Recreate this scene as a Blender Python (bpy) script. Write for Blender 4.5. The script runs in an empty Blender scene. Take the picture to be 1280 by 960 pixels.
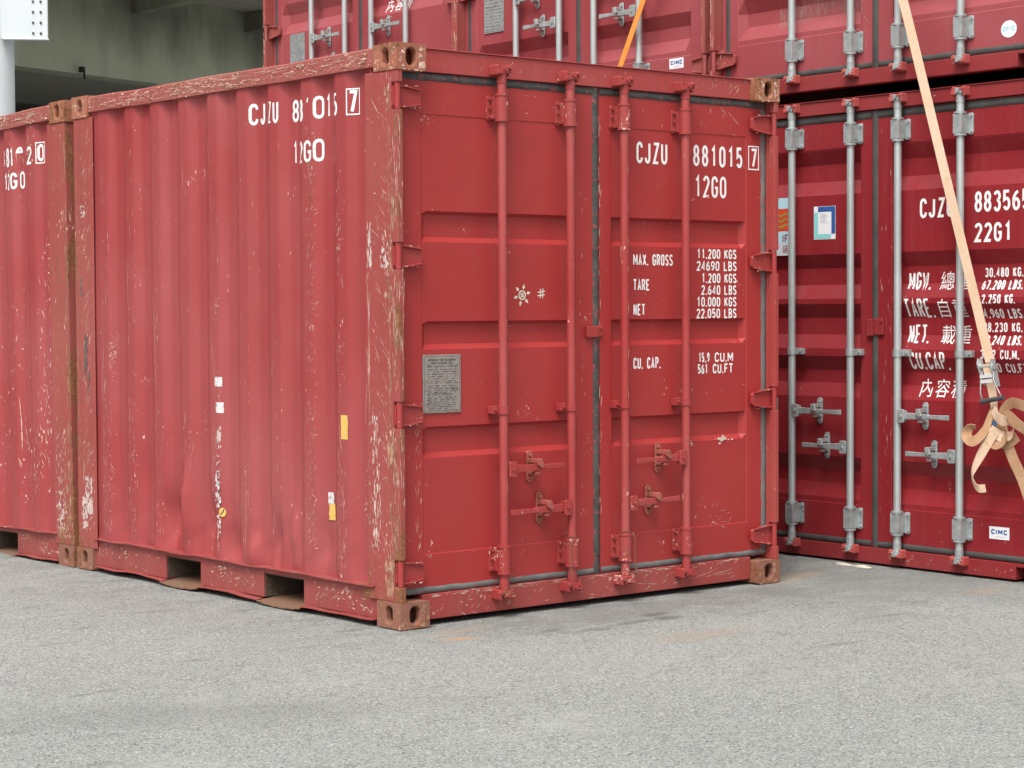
import bpy, bmesh, math, random
from mathutils import Vector, Matrix
S = bpy.context.scene
COL = S.collection
# ------------------------------------------------------------------ camera, sky, sun, exposure
cam_d = bpy.data.cameras.new('camera'); cam = bpy.data.objects.new('camera', cam_d); COL.objects.link(cam)
CAM = (-5.4073, -7.2794, 1.4157)
cam.location = CAM; cam.rotation_euler = (1.5346, 0.0053, -0.6939)
cam_d.sensor_width = 36; cam_d.lens = 2570.36 / 1280 * 36
cam_d.clip_start = 0.05; cam_d.clip_end = 2000
S.camera = cam
SUN_EL, SUN_AZ = math.radians(58), math.radians(-122)      # azimuth from +y towards +x
W_ = bpy.data.worlds.new('World'); S.world = W_; W_.use_nodes = True
nt = W_.node_tree; nt.nodes.clear()
sky = nt.nodes.new('ShaderNodeTexSky'); sky.sky_type = 'NISHITA'; sky.sun_disc = False
sky.sun_elevation = SUN_EL; sky.sun_rotation = SUN_AZ; sky.air_density = 1.6; sky.dust_density = 6.0
hs = nt.nodes.new('ShaderNodeHueSaturation'); hs.inputs['Saturation'].default_value = 0.12
bg = nt.nodes.new('ShaderNodeBackground'); bg.inputs['Strength'].default_value = 0.15
wo = nt.nodes.new('ShaderNodeOutputWorld')
nt.links.new(sky.outputs[0], hs.inputs['Color']); nt.links.new(hs.outputs[0], bg.inputs[0]); nt.links.new(bg.outputs[0], wo.inputs[0])
sd = bpy.data.lights.new('sun', 'SUN'); sd.energy = 1.5; sd.angle = math.radians(20); sd.color = (1, .985, .95)
sun = bpy.data.objects.new('sun', sd); COL.objects.link(sun)
sdir = Vector((math.sin(SUN_AZ)*math.cos(SUN_EL), math.cos(SUN_AZ)*math.cos(SUN_EL), math.sin(SUN_EL)))
sun.rotation_euler = sdir.to_track_quat('Z', 'Y').to_euler(); sun.location = (0, 0, 30)
S.view_settings.view_transform = 'Standard'; S.view_settings.look = 'None'
S.view_settings.exposure = 0.40; S.view_settings.gamma = 1
S.view_settings.use_curve_mapping = False
S.render.engine = 'CYCLES'
S.cycles.max_bounces = 8; S.cycles.diffuse_bounces = 5; S.cycles.use_denoising = True; S.cycles.sample_clamp_indirect = 4
rnd = random.Random(7)

# ------------------------------------------------------------------ materials
class N:
    """small node helper"""
    def __init__(s, name):
        s.m = bpy.data.materials.new(name); s.m.use_nodes = True
        s.t = s.m.node_tree; s.t.nodes.clear()
        s.out = s.t.nodes.new('ShaderNodeOutputMaterial'); s.b = s.t.nodes.new('ShaderNodeBsdfPrincipled')
        s.t.links.new(s.b.outputs[0], s.out.inputs[0])
        s.pos = s.t.nodes.new('ShaderNodeNewGeometry').outputs['Position']
        s.obj = s.t.nodes.new('ShaderNodeTexCoord').outputs['Object']
    def new(s, ty): return s.t.nodes.new(ty)
    def link(s, a, b): s.t.links.new(a, b)
    def vec(s, src, scale=(1, 1, 1), loc=(0, 0, 0)):
        m = s.new('ShaderNodeMapping'); m.inputs['Scale'].default_value = scale; m.inputs['Location'].default_value = loc
        s.link(src, m.inputs['Vector']); return m.outputs[0]
    def noise(s, v, scale, detail=3, rough=.55, dist=0):
        n = s.new('ShaderNodeTexNoise'); n.inputs['Scale'].default_value = scale; n.inputs['Detail'].default_value = detail
        n.inputs['Roughness'].default_value = rough; n.inputs['Distortion'].default_value = dist
        s.link(v, n.inputs['Vector']); return n.outputs['Fac']
    def ramp(s, f, a, b, lo=0., hi=1.):
        n = s.new('ShaderNodeMapRange'); n.inputs['From Min'].default_value = a; n.inputs['From Max'].default_value = b
        n.inputs['To Min'].default_value = lo; n.inputs['To Max'].default_value = hi
        s.link(f, n.inputs['Value']); return n.outputs[0]
    def math(s, op, a, b=None):
        n = s.new('ShaderNodeMath'); n.operation = op
        for i, x in enumerate((a, b)):
            if x is None: continue
            if isinstance(x, (int, float)): n.inputs[i].default_value = x
            else: s.link(x, n.inputs[i])
        return n.outputs[0]
    def mix(s, f, a, b):
        n = s.new('ShaderNodeMix'); n.data_type = 'RGBA'
        for x, sock in ((f, n.inputs[0]), (a, n.inputs[6]), (b, n.inputs[7])):
            if isinstance(x, (int, float)): sock.default_value = x
            elif isinstance(x, tuple): sock.default_value = (*x, 1)
            else: s.link(x, sock)
        return n.outputs[2]
    def sep(s, v):
        n = s.new('ShaderNodeSeparateXYZ'); s.link(v, n.inputs[0]); return n.outputs
    def bump(s, h, strength, dist, prev=None):
        n = s.new('ShaderNodeBump'); n.inputs['Strength'].default_value = strength; n.inputs['Distance'].default_value = dist
        s.link(h, n.inputs['Height'])
        if prev is not None: s.link(prev, n.inputs['Normal'])
        return n.outputs[0]
    def done(s, col, rough=.5, metal=0., normal=None, spec=.36):
        for x, k in ((col, 'Base Color'), (rough, 'Roughness'), (metal, 'Metallic')):
            if isinstance(x, tuple): s.b.inputs[k].default_value = (*x, 1)
            elif isinstance(x, (int, float)): s.b.inputs[k].default_value = x
            else: s.link(x, s.b.inputs[k])
        s.b.inputs['Specular IOR Level'].default_value = spec
        if normal is not None: s.link(normal, s.b.inputs['Normal'])
        return s.m

CREAM = (.72, .50, .41); RUST = (.34, .120, .050); DRUST = (.13, .060, .034)

def paint(name, base, faded, fade=.5, chips=.0, rust=.0, dirt=.3, rough=.42, chip_stretch=(1, 1, 1), rust_edge=None,
          chip_col=CREAM, wave=.0012, dirt_col=(.16, .07, .055), low_rust=None, rst=(1, 1, 1)):
    """weathered container paint: faded patches, run-off streaks, chips and rust"""
    n = N(name)
    big = n.noise(n.pos, 1.1, 3, .5)
    col = n.mix(n.ramp(big, .35, .68, 0, fade), base, faded)
    st = n.noise(n.vec(n.pos, (26, 26, 1.1)), 1.0, 4, .6)
    col = n.mix(n.ramp(st, .5, .78, 0, dirt), col, dirt_col)
    st2 = n.noise(n.vec(n.pos, (14, 14, .7), (5, 3, 1)), 1.0, 3, .6)
    col = n.mix(n.ramp(st2, .52, .75, 0, dirt * .8), col, faded)
    fine = n.noise(n.pos, 160, 2, .6)
    col = n.mix(n.ramp(fine, .3, .7, 0, .09), col, dirt_col)
    h = None
    rf = rough
    if rust > 0 or rust_edge or low_rust:
        rn = n.noise(n.vec(n.pos, rst), 16, 8, .68)
        area = n.noise(n.pos, 2.6, 3, .55)
        k = n.math('ADD', rn, n.ramp(area, .3, .7, -.16, .13))
        if rust_edge:                         # (axis, near, far): rust thickest at 'near', gone at 'far' (container coordinates)
            ax, e0, e1 = rust_edge
            k = n.math('ADD', k, n.ramp(n.sep(n.obj)[ax], e0, e1, .20, -.02))
        if low_rust:
            k = n.math('ADD', k, n.ramp(n.sep(n.obj)[2], low_rust[0], low_rust[1], .26, 0))
        thr = .78 - rust * .34
        rm = n.ramp(k, thr, thr + .05)
        rc = n.mix(n.ramp(n.noise(n.pos, 60, 4, .7), .35, .65), RUST, DRUST)
        rc = n.mix(n.ramp(n.noise(n.pos, 31, 4, .7), .52, .7, 0, .75), rc, (.40, .19, .10))
        col = n.mix(rm, col, rc)
        rf = n.ramp(rm, 0, 1, rough, .85)
        h = rm
    if chips > 0:
        cn = n.noise(n.vec(n.pos, chip_stretch), 55, 5, .72)
        ca = n.noise(n.vec(n.pos, (1, 1, 1), (3, 7, 2)), 5, 3, .6)
        kk = n.math('ADD', cn, n.ramp(ca, .35, .7, -.14, .10))
        t = .735 - chips * .24
        cm = n.ramp(kk, t, t + .03)
        col = n.mix(cm, col, chip_col)
    nrm = n.bump(n.noise(n.pos, 3.2, 2, .5), 1.0, wave * 6)
    nrm = n.bump(fine, .25, .0012, nrm)
    if h is not None: nrm = n.bump(h, .5, .0015, nrm)
    return n.done(col, rf, 0, nrm)

R1 = (.375, .030, .029); R1F = (.405, .056, .055)
M = {}
M['side'] = paint('faded_red_side_paint', (.345, .047, .050), (.395, .098, .10), fade=.65, chips=.18, rust=.16, dirt=.22, rough=.40, chip_stretch=(1, 1, .45))
M['door'] = paint('red_door_paint', R1, R1F, fade=.4, chips=.14, rust=.03, dirt=.09, rough=.45)
M['hard'] = paint('red_hardware_paint', (.345, .034, .034), (.38, .08, .075), fade=.5, chips=.46, rust=.34, dirt=.3, rough=.48)
M['hinge'] = paint('chipped_hinge_paint', (.355, .035, .034), (.39, .08, .075), fade=.5, chips=.42, rust=.25, dirt=.2)
M['keeper'] = paint('rusty_keeper_paint', (.36, .075, .06), (.40, .14, .11), fade=.6, chips=.35, rust=.75, dirt=.5, rough=.6)
M['bar'] = paint('red_bar_paint', (.36, .036, .036), (.46, .13, .12), fade=.5, chips=.34, rust=.22, dirt=.2, rough=.42, chip_stretch=(1, 1, .3))
M['header'] = paint('red_header_paint', (.38, .044, .042), (.42, .095, .09), fade=.5, chips=.14, rust=.12, dirt=.3, rough=.45)
M['sill'] = paint('worn_red_sill_paint', (.34, .046, .044), (.37, .10, .085), fade=.6, chips=.32, rust=.36, dirt=.4, rough=.5)
M['rail'] = paint('scraped_red_rail_paint', (.35, .075, .066), (.37, .14, .11), fade=.8, chips=.44, rust=.50, dirt=.5, rough=.55, chip_stretch=(1, .35, 1.4))
M['post'] = paint('scuffed_corner_post_paint', (.345, .060, .056), (.37, .105, .09), fade=.6, chips=.36, rust=.26, dirt=.3, rough=.5, rust_edge=(1, .012, .080), low_rust=(0, .5), rst=(2.6, 2.6, .16), chip_stretch=(1, 1, .4))
M['postb'] = paint('rust_edged_rear_post_paint', (.345, .062, .056), (.37, .11, .09), fade=.6, chips=.36, rust=.34, dirt=.4, rough=.5, rust_edge=(1, 2.992, 2.945), low_rust=(0, .55), rst=(2.6, 2.6, .16), chip_stretch=(1, 1, .4))
M['postr'] = paint('red_right_post_paint', (.38, .052, .048), (.41, .11, .09), fade=.5, chips=.34, rust=.16, dirt=.3, rough=.5, rust_edge=(0, 2.438, 2.418), rst=(1.6, 1.6, .3), chip_stretch=(1, 1, .4))
M['cast'] = paint('rusty_corner_casting_steel', (.36, .11, .070), (.40, .18, .10), fade=.8, chips=.36, rust=.86, dirt=.4, rough=.8)
M['castlow'] = paint('brown_rust_casting_steel', (.27, .11, .075), (.28, .14, .09), fade=.8, chips=.22, rust=.76, dirt=.4, rough=.85)
M['brail'] = paint('scraped_lower_rail_paint', (.30, .044, .044), (.34, .10, .085), fade=.7, chips=.34, rust=.38, dirt=.5, rough=.5)
M['strapsteel'] = paint('bare_rusty_pocket_steel', (.19, .115, .075), (.22, .10, .05), fade=.8, chips=.2, rust=.5, dirt=.4, rough=.8, chip_col=(.5, .4, .3))
C1 = (.25, .015, .021); C1F = (.29, .030, .038)
M['rdoor'] = paint('glossy_crimson_door_paint', C1, C1F, fade=.5, chips=.05, rust=.0, dirt=.14, rough=.30, dirt_col=(.26, .10, .09))
M['rdoorf'] = paint('faded_crimson_door_paint', (.31, .042, .050), (.36, .085, .095), fade=.7, chips=.06, rust=.0, dirt=.16, rough=.34, dirt_col=(.34, .17, .16))
M['rframe'] = paint('crimson_frame_paint', (.26, .019, .025), (.32, .06, .06), fade=.5, chips=.16, rust=.10, dirt=.25, rough=.36)
M['rpost'] = paint('crimson_post_paint', (.33, .05, .05), (.36, .12, .10), fade=.6, chips=.30, rust=.34, dirt=.4, rough=.5)
M['redcap'] = paint('red_cam_paint', (.45, .06, .055), (.5, .15, .13), fade=.5, chips=.35, rust=.15, dirt=.3, rough=.4)

def simple(name, a, b, scale=8, rough=.5, metal=0., spots=None, bumpd=.0006, stretch=(1, 1, 1)):
    n = N(name)
    col = n.mix(n.ramp(n.noise(n.vec(n.pos, stretch), scale, 5, .6), .3, .7), a, b)
    if spots: col = n.mix(n.ramp(n.noise(n.pos, 45, 5, .7), spots[1], spots[1] + .04), col, spots[0])
    return n.done(col, rough, metal, n.bump(n.noise(n.pos, 120, 3, .6), .4, bumpd))

M['galv'] = simple('galvanised_steel', (.44, .485, .48), (.56, .605, .60), 9, .40, .45, ((.34, .34, .31), .70), stretch=(1, 1, .4))
M['galvd'] = simple('weathered_galvanised_steel', (.32, .355, .35), (.50, .54, .535), 22, .45, .40, ((.16, .14, .13), .63))
M['seal'] = simple('black_rubber_seal', (.045, .046, .044), (.085, .085, .080), 9, .7, 0, ((.13, .11, .09), .62))
M['sealm'] = simple('rubber_seal_with_red_overspray', (.040, .044, .045), (.095, .095, .09), 10, .7, 0, ((.33, .075, .065), .575))
M['sealg'] = simple('grey_dusty_rubber_seal', (.10, .11, .11), (.17, .175, .17), 12, .75, 0, ((.33, .085, .075), .58))
M['dark'] = simple('dark_dirty_steel', (.02, .018, .016), (.045, .035, .03), 9, .85)
M['inner'] = simple('rusty_pocket_interior', (.05, .04, .032), (.12, .085, .06), 7, .85, 0, ((.22, .12, .06), .6))
M['white'] = simple('white_stencil_paint', (.84, .835, .82), (.90, .895, .88), 20, .5)
n = N('worn_white_stencil_paint')
wm = n.ramp(n.noise(n.pos, 42, 6, .75), .60, .64)
M['whitew'] = n.done(n.mix(wm, (.86, .85, .83), (.40, .05, .05)), .55)
n = N('chipped_paint_scratch')
M['scr'] = n.done(n.mix(n.ramp(n.noise(n.pos, 22, 4, .7), .4, .6), (.72, .52, .44), (.55, .30, .23)), .7)
n = N('rusty_scratch')
M['scrr'] = n.done(n.mix(n.ramp(n.noise(n.pos, 22, 4, .7), .4, .6), (.50, .28, .185), (.27, .12, .075)), .8)
M['rustline'] = simple('dark_rust_line', (.10, .055, .04), (.20, .10, .065), 30, .85)
M['peel'] = simple('peeled_whitish_paint', (.52, .36, .34), (.66, .56, .52), 40, .85)
M['smear'] = simple('dark_grey_smear', (.10, .075, .075), (.20, .13, .12), 20, .8)
M['chalk'] = simple('cream_chalk_mark', (.66, .58, .46), (.78, .72, .62), 60, .9)
M['plate'] = simple('dull_aluminium_plate', (.27, .235, .215), (.36, .32, .29), 30, .5, .2, ((.17, .13, .11), .64))
M['plateg'] = simple('grey_aluminium_plate', (.27, .29, .29), (.38, .41, .40), 30, .5, .2, ((.16, .17, .17), .62))
M['print'] = simple('dark_print', (.045, .04, .038), (.08, .07, .065), 30, .7)
M['yellow'] = simple('yellow_sticker', (.70, .42, .08), (.78, .52, .16), 30, .6, 0, ((.60, .50, .36), .60))
M['paperw'] = simple('dirty_white_sticker', (.58, .56, .56), (.72, .70, .70), 40, .6, 0, ((.38, .20, .20), .57))
M['paperc'] = simple('cream_paper', (.58, .52, .42), (.66, .61, .52), 40, .85)
M['stwhite'] = simple('white_vinyl', (.80, .82, .84), (.84, .85, .86), 40, .35)
M['stblue'] = simple('blue_vinyl', (.035, .10, .33), (.045, .12, .37), 40, .35)
M['stteal'] = simple('teal_vinyl', (.25, .62, .62), (.30, .66, .66), 40, .35)
M['stsky'] = simple('pale_blue_vinyl', (.42, .66, .74), (.47, .70, .77), 40, .35)
M['stred'] = simple('orange_red_vinyl', (.62, .06, .02), (.66, .08, .03), 40, .35)
M['stolive'] = simple('olive_vinyl', (.32, .25, .07), (.36, .28, .09), 40, .35)
M['stmaroon'] = simple('maroon_vinyl', (.22, .02, .02), (.25, .03, .03), 40, .4)
M['stgrey'] = simple('grey_vinyl', (.55, .57, .62), (.60, .62, .66), 40, .4)
M['steelw'] = simple('white_painted_steel', (.64, .68, .70), (.69, .72, .74), 2.5, .45, 0, ((.45, .47, .47), .70))
M['bolt'] = simple('dark_bolt', (.05, .05, .06), (.08, .08, .09), 30, .5, .5)
M['handle_grip'] = simple('grey_rubber_grip', (.055, .055, .06), (.08, .08, .085), 30, .6)
M['bluetag'] = simple('blue_label', (.04, .14, .30), (.06, .18, .36), 30, .6)

def web(name, a, b, c):
    n = N(name)
    w = n.new('ShaderNodeTexWave'); w.wave_type = 'BANDS'; w.bands_direction = 'Z'; w.inputs['Scale'].default_value = 90
    n.link(n.pos, w.inputs['Vector'])
    col = n.mix(n.ramp(n.noise(n.pos, 6, 4, .6), .35, .65), a, b)
    col = n.mix(n.ramp(n.noise(n.pos, 50, 4, .7), .55, .75, 0, .55), col, c)
    return n.done(col, .8, 0, n.bump(w.outputs['Fac'], .35, .0008))
M['strapc'] = web('cream_polyester_webbing', (.76, .54, .36), (.80, .61, .44), (.56, .38, .24))
M['strapo'] = web('orange_polyester_webbing', (.47, .265, .145), (.56, .355, .21), (.27, .16, .095))
M['strapb'] = web('bright_orange_webbing', (.80, .30, .05), (.82, .34, .07), (.6, .25, .06))

# concrete of the flyover
def conc(name, a, b, dk, deck_shade=None):
    n = N(name)
    col = n.mix(n.ramp(n.noise(n.vec(n.pos, (1, 1, .4)), .8, 5, .6), .3, .7), a, b)
    col = n.mix(n.ramp(n.noise(n.vec(n.pos, (3, 3, .25)), 1.2, 4, .6), .52, .75, 0, .28), col, dk)
    if deck_shade:      # shade below the deck painted in: web darkens towards its top
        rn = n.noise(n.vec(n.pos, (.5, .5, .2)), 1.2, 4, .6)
        k = n.math('ADD', rn, n.ramp(n.sep(n.pos)[2], deck_shade[0], deck_shade[1], -.22, .28))
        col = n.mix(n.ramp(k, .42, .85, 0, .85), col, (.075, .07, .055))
    return n.done(col, .85, 0, n.bump(n.noise(n.pos, 9, 5, .6), .3, .01))
M['web'] = conc('flyover_green_grey_paint', (.46, .48, .37), (.51, .53, .42), (.20, .195, .155), deck_shade=(5.9, 7.2))
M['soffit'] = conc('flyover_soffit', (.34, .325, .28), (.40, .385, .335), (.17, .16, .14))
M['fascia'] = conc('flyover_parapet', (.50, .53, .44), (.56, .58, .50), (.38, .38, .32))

STAIN_SHADE_SPOTS = ((2.95, -.45, 1.3, .8, .2, 2.2, (.15, .155, .145), .5), (1.25, -.22, 1.5, .28, .03, 3.5, (.15, .152, .14), .5), (1.19, -.38, .16, .05, .1, 9, (.10, .102, .098), .75), (1.14, -.50, .15, .05, .1, 9, (.10, .102, .098), .75), (.51, -.42, .16, .035, .1, 9, (.10, .102, .098), .6), (.66, -.52, .20, .05, .05, 9, (.10, .102, .098), .5), (.93, -.49, .16, .04, .1, 9, (.10, .102, .098), .6), (.95, -.95, .35, .14, .1, 5, (.30, .235, .165), .40), (2.62, .12, .35, .16, .3, 5, (.30, .235, .165), .55), (3.0, -.9, .30, .10, .2, 5, (.30, .235, .165), .45), (.07, -.33, .10, .05, -.3, 12, (.42, .25, .13), .8), (.2, -.16, .22, .06, .1, 6, (.30, .235, .165), .5), (1.9, -2.4, .9, .35, .4, 2.5, (.15, .155, .148), .45), (-1.6, -1.0, 1.0, .3, -.5, 2.5, (.15, .155, .148), .35))  # first two are shade painted beside the row and doors; others stains
# asphalt
n = N('worn_grey_asphalt')
p = n.pos
v1 = n.new('ShaderNodeTexVoronoi'); v1.inputs['Scale'].default_value = 150; n.link(p, v1.inputs['Vector'])
v2 = n.new('ShaderNodeTexVoronoi'); v2.inputs['Scale'].default_value = 150; n.link(p, v2.inputs['Vector'])
s1 = n.sep(v1.outputs['Color'])[0]; s2 = n.sep(v2.outputs['Color'])[1]
large = n.noise(p, .55, 4, .55); mid = n.noise(p, 5, 5, .65)
col = n.mix(n.ramp(large, .3, .7), (.215, .229, .213), (.275, .288, .268))
col = n.mix(n.ramp(mid, .35, .7, 0, .35), col, (.175, .176, .168))
col = n.mix(n.ramp(s1, .2, 1, 0, .75), col, (.35, .355, .342))
col = n.mix(n.ramp(s1, .0, .36, .75, 0), col, (.085, .087, .083))
col = n.mix(n.ramp(s2, .93, .98, 0, .6), col, (.58, .58, .55))
col = n.mix(n.ramp(s2, .09, .03, 0, .55), col, (.07, .07, .07))
gl = n.noise(p, 300, 2, .6)
col = n.mix(n.ramp(gl, .62, .72, 0, .6), col, (.60, .60, .58))
# dirt washed down beside the containers
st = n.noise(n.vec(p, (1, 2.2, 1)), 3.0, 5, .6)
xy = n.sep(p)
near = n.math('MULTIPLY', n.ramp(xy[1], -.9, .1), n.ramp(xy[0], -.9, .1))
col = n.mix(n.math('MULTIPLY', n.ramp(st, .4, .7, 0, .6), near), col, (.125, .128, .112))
d2 = n.noise(n.vec(p, (1.0, 3.4, 1), (7, 2, 0)), 2.4, 5, .62)
col = n.mix(n.ramp(d2, .60, .72, 0, .55), col, (.11, .115, .105))
d3 = n.noise(n.vec(p, (1, 1, 1), (1, 8, 0)), 1.3, 4, .6)
col = n.mix(n.ramp(d3, .56, .72, 0, .5), col, (.34, .35, .325))
og = n.noise(n.vec(p, (1, 1, 1), (4, 9, 0)), 4.2, 3, .5)
col = n.mix(n.math('MULTIPLY', n.ramp(og, .64, .76, 0, .55), near), col, (.36, .27, .17))
def spot(x, y, rx, ry, ang, soft, colr, amt, cc):
    """one stain, or painted shade, with a ragged edge at a place on the ground"""
    m = n.new('ShaderNodeMapping'); m.vector_type = 'TEXTURE'; m.inputs['Location'].default_value = (x, y, 0); m.inputs['Rotation'].default_value = (0, 0, ang); m.inputs['Scale'].default_value = (rx, ry, 1)
    n.link(p, m.inputs['Vector']); q = n.new('ShaderNodeSeparateXYZ'); n.link(m.outputs[0], q.inputs[0])
    d = n.math('SQRT', n.math('ADD', n.math('MULTIPLY', q.outputs[0], q.outputs[0]), n.math('MULTIPLY', q.outputs[1], q.outputs[1])))
    d = n.math('ADD', d, n.ramp(n.noise(p, soft, 5, .65), .3, .7, -.55, .55))
    return n.mix(n.ramp(d, .3, 1.1, amt, 0), cc, colr)
for (x, y, rx, ry, ang, sf_, c_, am) in STAIN_SHADE_SPOTS: col = spot(x, y, rx, ry, ang, sf_, c_, am, col)
hgt = n.math('ADD', n.math('MULTIPLY', v1.outputs['Distance'], -1), n.math('MULTIPLY', gl, .3))
nr = n.bump(hgt, .55, .004)
nr = n.bump(mid, .4, .012, nr)
M['asphalt'] = n.done(col, .85, 0, nr, .3)
M['tar'] = simple('dark_tyre_scuff', (.10, .10, .10), (.15, .15, .145), 12, .8)
M['rustspill'] = simple('orange_rust_spill', (.38, .27, .18), (.29, .26, .22), 12, .9)

# ------------------------------------------------------------------ mesh helpers
class MB:
    def __init__(s): s.v = []; s.f = []; s.sm = []
    def add(s, vs, fs, smooth=False):
        o = len(s.v); s.v += [tuple(v) for v in vs]; s.f += [tuple(i + o for i in f) for f in fs]; s.sm += [smooth] * len(fs); return s
    def box(s, x0, x1, y0, y1, z0, z1):
        if x0 > x1: x0, x1 = x1, x0
        if y0 > y1: y0, y1 = y1, y0
        v = [(x0, y0, z0), (x1, y0, z0), (x1, y1, z0), (x0, y1, z0), (x0, y0, z1), (x1, y0, z1), (x1, y1, z1), (x0, y1, z1)]
        return s.add(v, [(0, 3, 2, 1), (4, 5, 6, 7), (0, 1, 5, 4), (1, 2, 6, 5), (2, 3, 7, 6), (3, 0, 4, 7)])
    def cyl(s, p0, p1, r, n=14, r1=None, caps=True):
        p0, p1 = Vector(p0), Vector(p1); d = (p1 - p0).normalized()
        a = d.orthogonal().normalized(); b = d.cross(a); r1 = r if r1 is None else r1
        v = [p0 + (a * math.cos(t) + b * math.sin(t)) * r for t in (2 * math.pi * i / n for i in range(n))]
        v += [p1 + (a * math.cos(t) + b * math.sin(t)) * r1 for t in (2 * math.pi * i / n for i in range(n))]
        s.add(v, [(i, (i + 1) % n, n + (i + 1) % n, n + i) for i in range(n)], True)
        if caps: s.add(v, [tuple(range(n))[::-1], tuple(range(n, 2 * n))])
        return s
    def tube(s, pts, r, n=8):
        pts = [Vector(p) for p in pts]; rings = []
        up = None
        for i, p in enumerate(pts):
            d = (pts[min(i + 1, len(pts) - 1)] - pts[max(i - 1, 0)]).normalized()
            if up is None: up = d.orthogonal().normalized()
            up = (up - d * up.dot(d)).normalized(); b = d.cross(up)
            rings.append([p + (up * math.cos(t) + b * math.sin(t)) * r for t in (2 * math.pi * k / n for k in range(n))])
        v = [q for rg in rings for q in rg]; f = []
        for i in range(len(pts) - 1):
            for k in range(n): f.append((i * n + k, i * n + (k + 1) % n, (i + 1) * n + (k + 1) % n, (i + 1) * n + k))
        f += [tuple(range(n))[::-1], tuple((len(pts) - 1) * n + k for k in range(n))]
        return s.add(v, f, True)
    def prism(s, pts, y0, y1, plane='xz'):
        """polygon in the xz plane extruded along y (or yz along x)"""
        n = len(pts)
        mk = (lambda a, b, c: (a, c, b)) if plane == 'xz' else (lambda a, b, c: (c, a, b))
        v = [mk(a, b, y0) for a, b in pts] + [mk(a, b, y1) for a, b in pts]
        f = [(i, (i + 1) % n, n + (i + 1) % n, n + i) for i in range(n)] + [tuple(range(n))[::-1], tuple(range(n, 2 * n))]
        return s.add(v, f)
    def ribbon(s, pts, widths, wdirs, th=.0022):
        """webbing: centre line, width, width direction at each point"""
        v = []
        for i, p in enumerate(pts):
            p = Vector(p); d = (Vector(pts[min(i + 1, len(pts) - 1)]) - Vector(pts[max(i - 1, 0)])).normalized()
            w = Vector(wdirs[i]).normalized(); w = (w - d * w.dot(d)).normalized(); nn = d.cross(w).normalized()
            for a, b in ((-1, -1), (1, -1), (1, 1), (-1, 1)): v.append(p + w * a * widths[i] / 2 + nn * b * th / 2)
        f = []
        for i in range(len(pts) - 1):
            for k in range(4): f.append((i * 4 + k, i * 4 + (k + 1) % 4, (i + 1) * 4 + (k + 1) % 4, (i + 1) * 4 + k))
        f += [(3, 2, 1, 0), tuple((len(pts) - 1) * 4 + k for k in range(4))]
        return s.add(v, f, False)
    def build(s, name, mat, parent=None, bevel=0, **props):
        me = bpy.data.meshes.new(name); me.from_pydata(s.v, [], s.f)
        bm = bmesh.new(); bm.from_mesh(me); bmesh.ops.recalc_face_normals(bm, faces=bm.faces); bm.to_mesh(me); bm.free()
        me.polygons.foreach_set('use_smooth', s.sm)
        me.materials.append(mat if not isinstance(mat, str) else M[mat])
        o = bpy.data.objects.new(name, me); COL.objects.link(o)
        if parent is not None: o.parent = parent
        if bevel:
            b = o.modifiers.new('bevel', 'BEVEL'); b.width = bevel; b.segments = 2; b.limit_method = 'ANGLE'; b.angle_limit = math.radians(50)
        for k, x in props.items(): o[k] = x
        return o

def thing(name, label, cat, loc=(0, 0, 0), rot=(0, 0, 0), group=None):
    o = bpy.data.objects.new(name, None); COL.objects.link(o); o.location = loc; o.rotation_euler = rot
    o['label'] = label; o['category'] = cat; o.empty_display_size = .3
    if group: o['group'] = group
    return o
def tag(o, label, cat, group=None, kind=None):
    o['label'] = label; o['category'] = cat
    if group: o['group'] = group
    if kind: o['kind'] = kind
    return o
KIDS = {}
def copy_tree(o, parent=None, skip=()):
    c = o.copy(); COL.objects.link(c)
    if parent is not None: c.parent = parent
    for ch in list(o.children):
        if ch.get('own'): continue
        copy_tree(ch, c, skip)
    return c

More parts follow.
